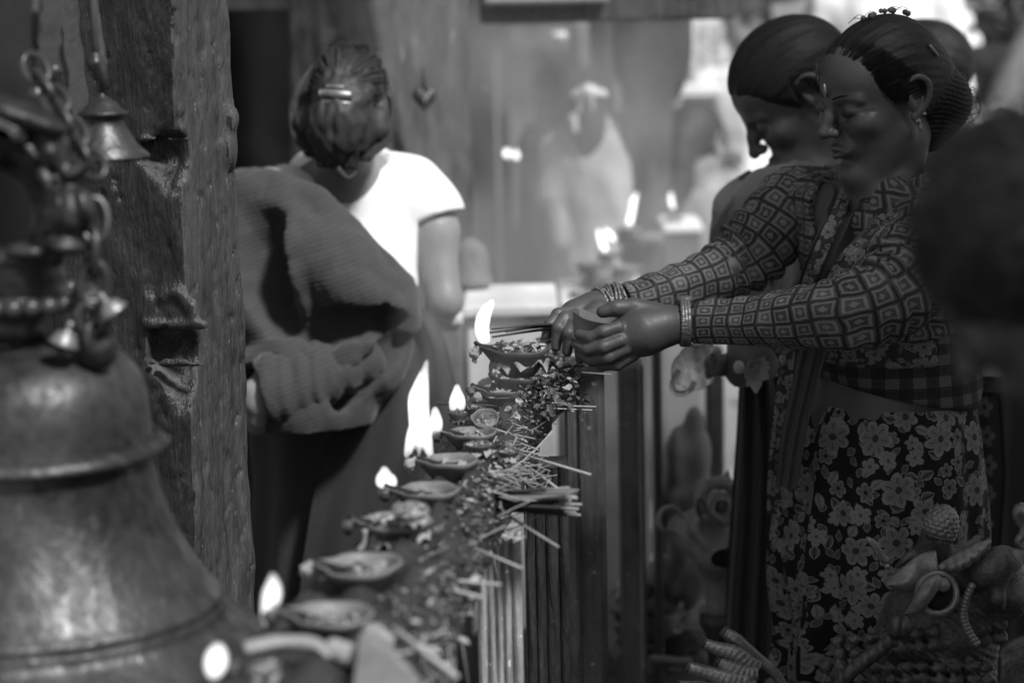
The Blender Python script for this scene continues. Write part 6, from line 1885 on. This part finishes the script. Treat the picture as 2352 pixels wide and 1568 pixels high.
leaf_plate('crest_leaf', ([(2152, 1300, GZ - .03), (2195, 1272, GZ - .045), (2240, 1248, GZ - .045), (2276, 1240, GZ - .04)], [(2165, 1318, GZ - .03), (2205, 1312, GZ - .05), (2250, 1286, GZ - .05), (2278, 1243, GZ - .04)]), GZ, .010, M['brass'], .0022)
leaf_plate('crest_leaf', ([(2056, 1300, GZ + .02), (2085, 1268, GZ + .02), (2120, 1258, GZ + .02), (2150, 1262, GZ + .02)], [(2060, 1306, GZ + .02), (2092, 1290, GZ + .02), (2125, 1284, GZ + .02), (2155, 1282, GZ + .02)]), GZ, .006, M['brass_dark'])
ec = W(2152, 1362, GZ - .055)
ey = Sdf().torus(ec, (.1, -1, .25), S(46, GZ), S(8, GZ), .003, sq=.8); ey.cone(W(2110, 1394, GZ - .05), W(2080, 1408, GZ - .05), S(14, GZ), S(3, GZ), .006)
ey.chain(WL([(2150, 1330, GZ - .065), (2136, 1345, GZ - .07), (2122, 1368, GZ - .07), (2106, 1392, GZ - .062), (2084, 1408, GZ - .055)]), [S(13, GZ), S(18, GZ), S(18, GZ), S(13, GZ), S(4, GZ)], .004, n=12)
ey.ell(W(2166, 1342, GZ - .065), S(17, GZ), None, .004)
V, F = meshbox(ey, [ec, W(2080, 1408, GZ - .05)], S(60, GZ), .0019); build('eye_ring', V, F, M['brass'], gl)
ds = Sdf().ell(W(2156, 1368, GZ - .045), (S(40, GZ), .012, S(40, GZ))); V, F = meshbox(ds, [W(2156, 1368, GZ - .045)], S(46, GZ), .0025); build('eye_hollow', V, F, M['soot'], gl)
first = None
bs = Sdf().ell((0, 0, 0), S(10, GZ)); bv, bf = bs.mesh(A(-.008, -.008, -.008), A(.008, .008, .008), .0018)
for k in range(16):
    t = k / 15; x = 2232 - 26 * math.sin(t * 3.0) + 14 * t; y = 1345 + 130 * t
    if k % 1 == 0:
        p = W(x, y, GZ - .05 + .02 * t)
        if first is None: first = build('bead', bv, bf, M['brass'], gl, local=True); o = first
        else: o = first.copy(); COL.objects.link(o); o.parent = gl
        o.location = Vector(p - wpos(gl))
for pts, r in (([(1990, 1235), (2008, 1250), (2024, 1278), (2044, 1290)], 9), ([(2032, 1300), (2042, 1298)], 11)):
    V, F, U = tube(WL([(x, y, GZ - .02) for x, y in pts]), [S(r * .6, GZ)] + [S(r, GZ)] * (len(pts) - 2) + [S(r * .9, GZ)], 10, 12); build('whisker', V, F, M['brass'], gl)
V, F, U = tube(WL([(2352, 1215, GZ), (2338, 1185, GZ), (2346, 1170, GZ), (2360, 1190, GZ), (2352, 1225, GZ), (2340, 1245, GZ), (2370, 1275, GZ)]), [.004, .007, .010, .009, .007, .006, .010], 12, 40); build('horn', V, F, M['brass'], gl)
for k in range(2):
    V, F, U = tube(WL([(2062 + 22 * k, 1415, GZ - .06), (2058 + 20 * k, 1440, GZ - .065), (2056 + 18 * k, 1462, GZ - .05)]), [.005, .010, .005], 10, 12, wr=lambda a, s: 1 + .1 * np.sin(6 * a)); build('tassel', V, F, M['brass_dark'], gl)
for k in range(6):
    V, F, U = tube(WL([(2050 - 16 * k, 1455 + 12 * k, GZ - .05), (2040 - 18 * k, 1475 + 14 * k, GZ - .06), (2030 - 18 * k, 1500 + 14 * k, GZ - .04)]), [.004, .008, .003], 8, 10); build('mane_curl', V, F, M['brass_dark'], gl)
q = W(2180, 1640, GZ + .1)
V, F = rbox(A(q[0], q[1], q[2] / 2), (.30, .22, q[2]), .01); build('plinth', V, F, M['stone_dark'], gl, smooth=False)
# small arched tablet at the right edge
tb_ = Sdf().box(W(2352, 1600, GZ - .03), (S(60, GZ), .012, S(100, GZ)), None, .004); tb_.ell(W(2352, 1500, GZ - .03), (S(60, GZ), .012, S(45, GZ)), None, .004); tb_.cone(W(2318, 1480, GZ - .045), W(2318, 1700, GZ - .045), .003, .003, .003, 's')
V, F = meshbox(tb_, WL([(2300, 1460, GZ - .03), (2410, 1690, GZ - .03)]), .03, .0028); o = build('arched_tablet', V, F, M['brass_dark']); tag(o, 'small arched dark tablet in the bottom right corner', 'tablet')

# blurred beast head on a post behind
MY = 3.92
md = empty('beast_figure', W(1650, 1600, MY) * A(1, 1, 0), 'blurred metal beast head with ring eyes on a post between the skirts and rail', 'statue')
b = Sdf()
b.ell(W(1655, 1195, MY + .02), (S(70, MY), S(60, MY), S(72, MY)), None, .03)
b.ell(W(1655, 1268, MY - .02), (S(62, MY), S(62, MY), S(50, MY)), None, .03)
b.chain(WL([(1560, 1210, MY), (1585, 1225, MY), (1620, 1235, MY)]), [S(26, MY), S(34, MY), S(40, MY)], .03)
b.torus(W(1652, 1152, MY - .045), (.2, -1, .15), S(46, MY), S(15, MY), .012); b.ell(W(1656, 1158, MY - .045), S(26, MY), None, .008)
b.torus(W(1538, 1192, MY - .02), (.35, -1, .1), S(28, MY), S(8, MY), .006); b.ell(W(1538, 1192, MY - .005), (S(24, MY), .008, S(24, MY)), None, .002, 's')
b.torus(W(1690, 1276, MY - .065), (.45, -1, .1), S(30, MY), S(6, MY), .005); b.ell(W(1690, 1276, MY - .055), (S(28, MY), .02, S(28, MY)), None, .008)
b.chain(WL([(1600, 1180, MY - .03), (1598, 1215, MY - .04), (1622, 1250, MY - .05)]), [S(12, MY), S(14, MY), S(12, MY)], .012)
b.cone(W(1670, 1100, MY), W(1672, 1075, MY), S(10, MY), S(3, MY), .006)
b.cone(W(1660, 1300, MY + .02), W(1665, 1420, MY + .03), S(50, MY), S(42, MY), .04)
V, F = meshbox(b, WL([(1500, 1080, MY), (1730, 1420, MY)]), .06, .0045); build('head', V, F, M['bronze_pale'], md)
q = W(1665, 1400, MY + .03); to_floor('post', q[0], q[1], q[2], .055, M['bronze_dark'], md)

# ---- offerings heaped on a low step behind the rail posts
HZ = .24
V, F = rbox(A(W(1520, 1500, 4.6)[0], 4.65, HZ / 2), (.75, .7, HZ), .015); o = build('stone_step', V, F, M['stone_dark'], smooth=False); tag(o, 'low dark stone step heaped with offerings behind the posts', 'step')
rs6 = np.random.RandomState(12)
def lump_thing(px, py, r, sx, mat, name, label, cat, group=None, seed=0, Y=None):
    Y = Y or 4.45; c = W(px, py, Y); R_px = S(r, Y)
    s = Sdf().ell(c, (R_px * sx, R_px, R_px * .8)); s.ell(c + A(R_px * .5, 0, R_px * .3), R_px * .6, None, .02)
    s.disp(lambda P: wob(P, R_px * 1.3, seed) * R_px * .16)
    V, F = meshbox(s, [c], R_px * (sx + .8), R_px / 7); o = build(name, V, F, M[mat]); tag(o, label, cat, group); return o
lump_thing(1520, 1320, 42, 1.1, 'cloth_mid', 'cloth_bundle', 'pale cloth bundle lying on the heap behind the posts', 'bundle', None, 1)
lump_thing(1515, 1382, 34, 1.2, 'stone', 'offering_lump', 'rough grey lump just below the pale bundle', 'offering', 'offering lumps on the step', 2)
lump_thing(1475, 1360, 26, 1.2, 'stone_far', 'offering_lump', 'small dark lump left of the rough grey lump', 'offering', 'offering lumps on the step', 3)
lump_thing(1500, 1450, 38, 1.3, 'stone_far', 'offering_lump', 'dark lump in the middle of the heap', 'offering', 'offering lumps on the step', 4)
lump_thing(1470, 1545, 44, 1.1, 'stone', 'offering_lump', 'grey lump at the bottom of the heap beside the serpents', 'offering', 'offering lumps on the step', 5)
lump_thing(1570, 1480, 34, 1.3, 'stone_dark', 'offering_lump', 'sooty lump under the beast head post', 'offering', 'offering lumps on the step', 6)
lump_thing(1458, 1310, 14, 1, 'white_cloth', 'offering_lump', 'tiny white crumb at the edge of the post', 'offering', 'offering lumps on the step', 7)
V, F, U = tube(WL([(1490, 1512, 4.2), (1590, 1520, 4.2)]), .008, 8, 8); o = build('stick', V, F, M['wood_pale']); tag(o, 'pale stick lying across the heap of offerings', 'stick')
def heap_pos(k):
    x = rs6.normal(1500, 45); y = rs6.uniform(1330, 1600); return W(x, y, 4.55 + rs6.uniform(-.1, .05))
V, F = debris(260, heap_pos, .035, rs6, 'flake'); o = build('leaf_litter', V, F, M['leaf_dark']); tag(o, 'dark leaves among the heaped offerings', 'leaves', kind='stuff')
V, F = debris(90, heap_pos, .03, rs6, 'flake'); o = build('petal_litter', V, F, M['petal']); tag(o, 'wilted petals among the heaped offerings', 'petals', kind='stuff')

# ---- plastic bag and flower carried by the woman behind
PY_ = 3.66
m_ = MT('clear plastic', .12, .6); m_.b.inputs['Transmission Weight'].default_value = .85; m_.b.inputs['IOR'].default_value = 1.12
m_.col(m_.noise(20) * .25 + .45); m_.bump(m_.noise(24, None, 5, .6, 1.5), .9, .012); M['plastic'] = m_.m
pb = empty('plastic_bag', W(1590, 905, PY_), 'clear crumpled plastic bag hanging below the watch wrist', 'bag')
s = Sdf().ell(W(1592, 850, PY_), (S(50, PY_), S(34, PY_), S(48, PY_)), None, .01); s.cone(W(1600, 820, PY_), W(1625, 800, PY_), S(34, PY_), S(12, PY_), .02)
s.disp(lambda P: wob(P, .03, 3) * .0035)
V, F = meshbox(s, [W(1595, 845, PY_)], S(85, PY_), .003); build('bag_body', V, F, M['plastic'], pb)
V, F, U = tube(WL([(1560, 850, 3.63), (1545, 880, 3.63), (1552, 902, 3.63), (1580, 900, 3.63), (1596, 876, 3.63)]), S(7, PY_), 8, 26); build('handle', V, F, M['plastic'], pb)
fw_ = empty('flower', W(1735, 852, 3.62), 'white many petalled flower held under the main woman\'s sleeve', 'flower')
V = []; a = np.linspace(0, 1, 7)
prof = np.sin(np.pi * a ** .8) * .30 + .02
for i, t in enumerate(a):
    V += [(t, -prof[i], .16 * t * t), (t, 0, .16 * t * t - .07 * math.sin(math.pi * t)), (t, prof[i], .16 * t * t)]
Vp, Fp = np.array(V), grid_faces(3, 7); first = None
c = W(1735, 852, 3.62)
for k in range(17):
    L_ = S(rs6.uniform(34, 54), 3.62); an = 2 * math.pi * k / 17 * 1.6 + rs6.uniform(-.2, .2); el = rs6.uniform(.05, .9)
    d = A(math.cos(an), -el, math.sin(an)); Mx = basis(d, (0, -1, .2), rs6.uniform(-.5, .5)) * L_
    if first is None: o = first = build('petal', Vp, Fp, M['cloth_pale'], fw_, local=True)
    else: o = first.copy(); COL.objects.link(o); o.parent = fw_
    o.matrix_local = Matrix(Mx.tolist()).to_4x4()
s = Sdf().ell(c + A(0, -.004, 0), .006); V, F = meshbox(s, [c], .009, .002); build('flower_heart', V, F, M['petal'], fw_)
s = Sdf().ell(W(1697, 843, 3.62), (S(13, 3.62), S(10, 3.62), S(16, 3.62))); V, F = meshbox(s, [W(1697, 843, 3.62)], S(20, 3.62), .0018)
o = build('flower_bud', V, F, M['cloth_pale']); tag(o, 'pale round bud beside the white flower', 'bud')
sx_ = Sdf().chain(WL([(1590, 960, 4.45), (1580, 1040, 4.45), (1580, 1150, 4.45), (1585, 1330, 4.45)]), [S(24, 4.45), S(48, 4.45), S(64, 4.45), S(60, 4.45)], .03)
sx_.disp(lambda P: .006 * np.sin(P[:, 0] * 120 + 6 * np.sin(P[:, 2] * 7)) + wob(P, .08, 4) * .004)
V, F = meshbox(sx_, WL([(1580, 960, 4.45), (1585, 1330, 4.45)]), .10, .006); o = build('cloth_sack', V, F, M['cloth_mid']); tag(o, 'pale cloth sack hanging between the posts behind the beast head', 'sack')

# ================================================================== SUNLIT YARD BEYOND
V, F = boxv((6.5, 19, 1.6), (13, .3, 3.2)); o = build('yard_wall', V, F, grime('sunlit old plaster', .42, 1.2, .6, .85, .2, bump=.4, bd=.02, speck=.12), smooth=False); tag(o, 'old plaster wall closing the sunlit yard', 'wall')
lt = empty('white_lattice', W(1615, 210, 10.5) * A(1, 1, 0), 'white painted lattice screen shining beside the dark trunk', 'screen')
def lat(x0, y0, x1, y1, mat='cloth_pale', nm='slat'):
    bx_at(nm, x0, y0, x1, y1, 10.5, .04, M[mat], lt, .003)
for y in (48, 70, 92, 128, 152): lat(1560, y - 8, 1664, y + 8, 'white_cloth')
for x in (1566, 1596, 1626, 1658): 
    a_ = W(x - 6, 40, 10.46); bx_at('upright', x - 6, 36, x + 6, 215, 10.45, .03, M['white_cloth'], lt, .003)
bx_at('panel', 1562, 165, 1662, 1000, 10.52, .03, M['stone'], lt, .003)
bx_at('yard_ledge', 1530, 203, 1664, 221, 8.6, .3, M['white_cloth'], None, .004); tag(COL.objects[-1], 'sunlit white ledge behind the dark clad person', 'ledge')
def onlooker(hx, hy, Y, label, pal, face, shw=.18, sc=.95, res=.02, arms=True):
    h = W(hx, hy, Y); z = h[2]; k = z / 1.50
    s1, s2, hp = h + A(-shw, .03, -.25 * k), h + A(shw, -.02, -.25 * k), h + A(0, 0, -.72 * k)
    ar = [([s1, s1 + A(-.05, -.02, -.25 * k), s1 + A(.0, -.14, -.42 * k)], [.05, .04, .03]), ([s2, s2 + A(.05, -.02, -.25 * k), s2 + A(0, -.14, -.42 * k)], [.05, .04, .03])] if arms else ()
    return plain_person(label, h, sc, A(*face), s1, s2, hp, pal, res, False, ar, 1.0, headres=.01, group='people in the sunlit yard')
onlooker(2030, -190, 8.0, 'person in a bright white shirt standing behind the two bowed heads', ('skin_mid', 'white_cloth', 'cloth_pale'), (-.3, -1, -.1), .19)
onlooker(1852, -110, 9.2, 'person in pale clothes left of the bright white shirt', ('skin_mid', 'cloth_mid', 'cloth_mid'), (.4, -1, -.1), .17)
onlooker(1715, 60, 8.8, 'white clad person glimpsed between the profile and the dark clad back', ('skin_mid', 'white_cloth', 'white_cloth'), (-1, -.3, -.3), .15, .9)
onlooker(2352, 0, 9.0, 'person in dark clothes at the right edge of the yard', ('skin_dark', 'cloth_black', 'cloth_black'), (-.6, -1, 0), .17)
onlooker(2470, 30, 8.4, 'person in grey wrap cut by the right edge of the yard', ('skin_dark', 'cloth_mid', 'cloth_black'), (-.6, -1, 0), .19)
V, F, U = tube(WL([(2240, 420, 6.5), (2290, 250, 6.5), (2352, 130, 6.5), (2460, -40, 6.5)]), [.03, .04, .05, .05], 12, 24); o = build('leaning_pole', V, F, M['wood_pale']); tag(o, 'pale leaning pole crossing the right edge of the yard', 'pole')
# trees in the yard: trunk, limbs and leaf clumps with gaps
def tree(name, x, y, h, cr, seed, label, n=900, leaf=.11):
    rs = np.random.RandomState(seed)
    t = empty(name, A(x, y, 0), label, 'tree', 'trees in the yard')
    mb = MB(); tips = []
    V, F, U = tube([A(x, y, 0), A(x + .05, y, h * .3), A(x - .05, y + .05, h * .55), A(x + .05, y, h * .8)], [.14, .11, .08, .04], 10, 20, wr=lambda a, s: 1 + .1 * np.sin(3 * a + s * 4)); mb.add(V, F)
    for k in range(9):
        z = h * rs.uniform(.3, .75); a = rs.uniform(0, 6.3); L_ = cr * rs.uniform(.6, 1.0)
        e = A(x + math.cos(a) * L_, y + math.sin(a) * L_, z + L_ * rs.uniform(.0, .6))
        V, F, U = tube([A(x, y, z), (A(x, y, z) + e) / 2 + A(0, 0, .1), e], [.05, .03, .012], 7, 10); mb.add(V, F); tips += [e, (A(x, y, z) + e * 2) / 3]
    mb.build('trunk', M['wood'], t)
    def pos(k):
        c = tips[rs.randint(len(tips))]; return c + rs.normal(size=3) * cr * .22
    V, F = debris(n, pos, leaf, rs, 'flake'); o = build('crown', V, F, M['foliage'], t)
M['foliage'] = grime('dark foliage', .05, 20, .6, .55, .4)
tree('yard_tree', 3.1, 13.5, 2.6, 1.3, 3, 'leafy dark tree in the yard behind the bright white shirt', 1500)
tree('yard_tree', 2.65, 10.8, 2.2, .75, 4, 'leafy dark tree at the right edge of the yard', 900, .10)
tree('yard_tree', 1.6, 15.5, 2.6, 1.0, 5, 'leafy tree in the yard behind the lattice screen', 900)
# bright laundry and bundles seen between the leaves at the right
for k, (x, y, r, Y, lab) in enumerate(((2215, 110, 34, 9.6, 'sunlit white bundle high beside the third head'), (2205, 55, 26, 9.8, 'small sunlit bundle topmost beside the third head'), (2235, 190, 34, 9.4, 'sunlit white bundle in the middle right of the third head'),
                                  (2222, 165, 22, 9.5, 'small sunlit bundle above the middle white one'), (2262, 232, 26, 9.2, 'lowest sunlit bundle right of the third head'), (1682, 372, 26, 8.4, 'lowest sunlit bundle before the bowed profile'))):
    lump_thing(x, y, r, .8, 'white_cloth', 'white_bundle', lab, 'bundle', 'sunlit white bundles in the yard', 20 + k, Y)

# ================================================================== SMOKE
def smoke_mat(name, dens, scale, lo, hi, stretch=(1, 1, .45), aniso=.25):
    m = bpy.data.materials.new(name); m.use_nodes = True; nt = m.node_tree; nt.nodes.clear()
    o = nt.nodes.new('ShaderNodeOutputMaterial'); v = nt.nodes.new('ShaderNodeVolumePrincipled')
    v.inputs['Color'].default_value = (.85, .85, .85, 1); v.inputs['Anisotropy'].default_value = aniso
    class Q(MT):
        def __init__(s): s.m, s.nt = m, nt
    q = Q()
    n_ = q.noise(scale, q.mapped(stretch), 4, .6, 1.2)
    x, y, z = q.xyz(q.tc('Generated'))
    edge = ((x - .5).abs() * -2.0 + 1.0).min(((y - .5).abs() * -2.0 + 1.0)).min(((z - .5).abs() * -2.0 + 1.0)).sstep(0, .45)
    d = n_.sstep(lo, hi) * edge * dens
    nt.links.new(d.s, v.inputs['Density']); nt.links.new(v.outputs[0], o.inputs['Volume'])
    return m
def smoke_box(lo, hi, mat, label):
    lo, hi = np.asarray(lo, float), np.asarray(hi, float)
    V, F = boxv((lo + hi) / 2, hi - lo); o = build('smoke', V, F, mat, smooth=False)
    return tag(o, label, 'smoke', kind='stuff')
smoke_box((-.60, 4.9, .25), (.62, 7.0, 1.60), smoke_mat('drifting smoke', 1.0, 2.6, .43, .66, (1, 1, .45), 0.0), 'incense smoke drifting over the far lamps')
smoke_box((-.16, 2.8, .98), (.03, 4.0, 1.26), smoke_mat('rising wisps', 1.8, 7.0, .45, .68, (1.3, 1, .28)), 'thin smoke wisps rising from the burning lamps')
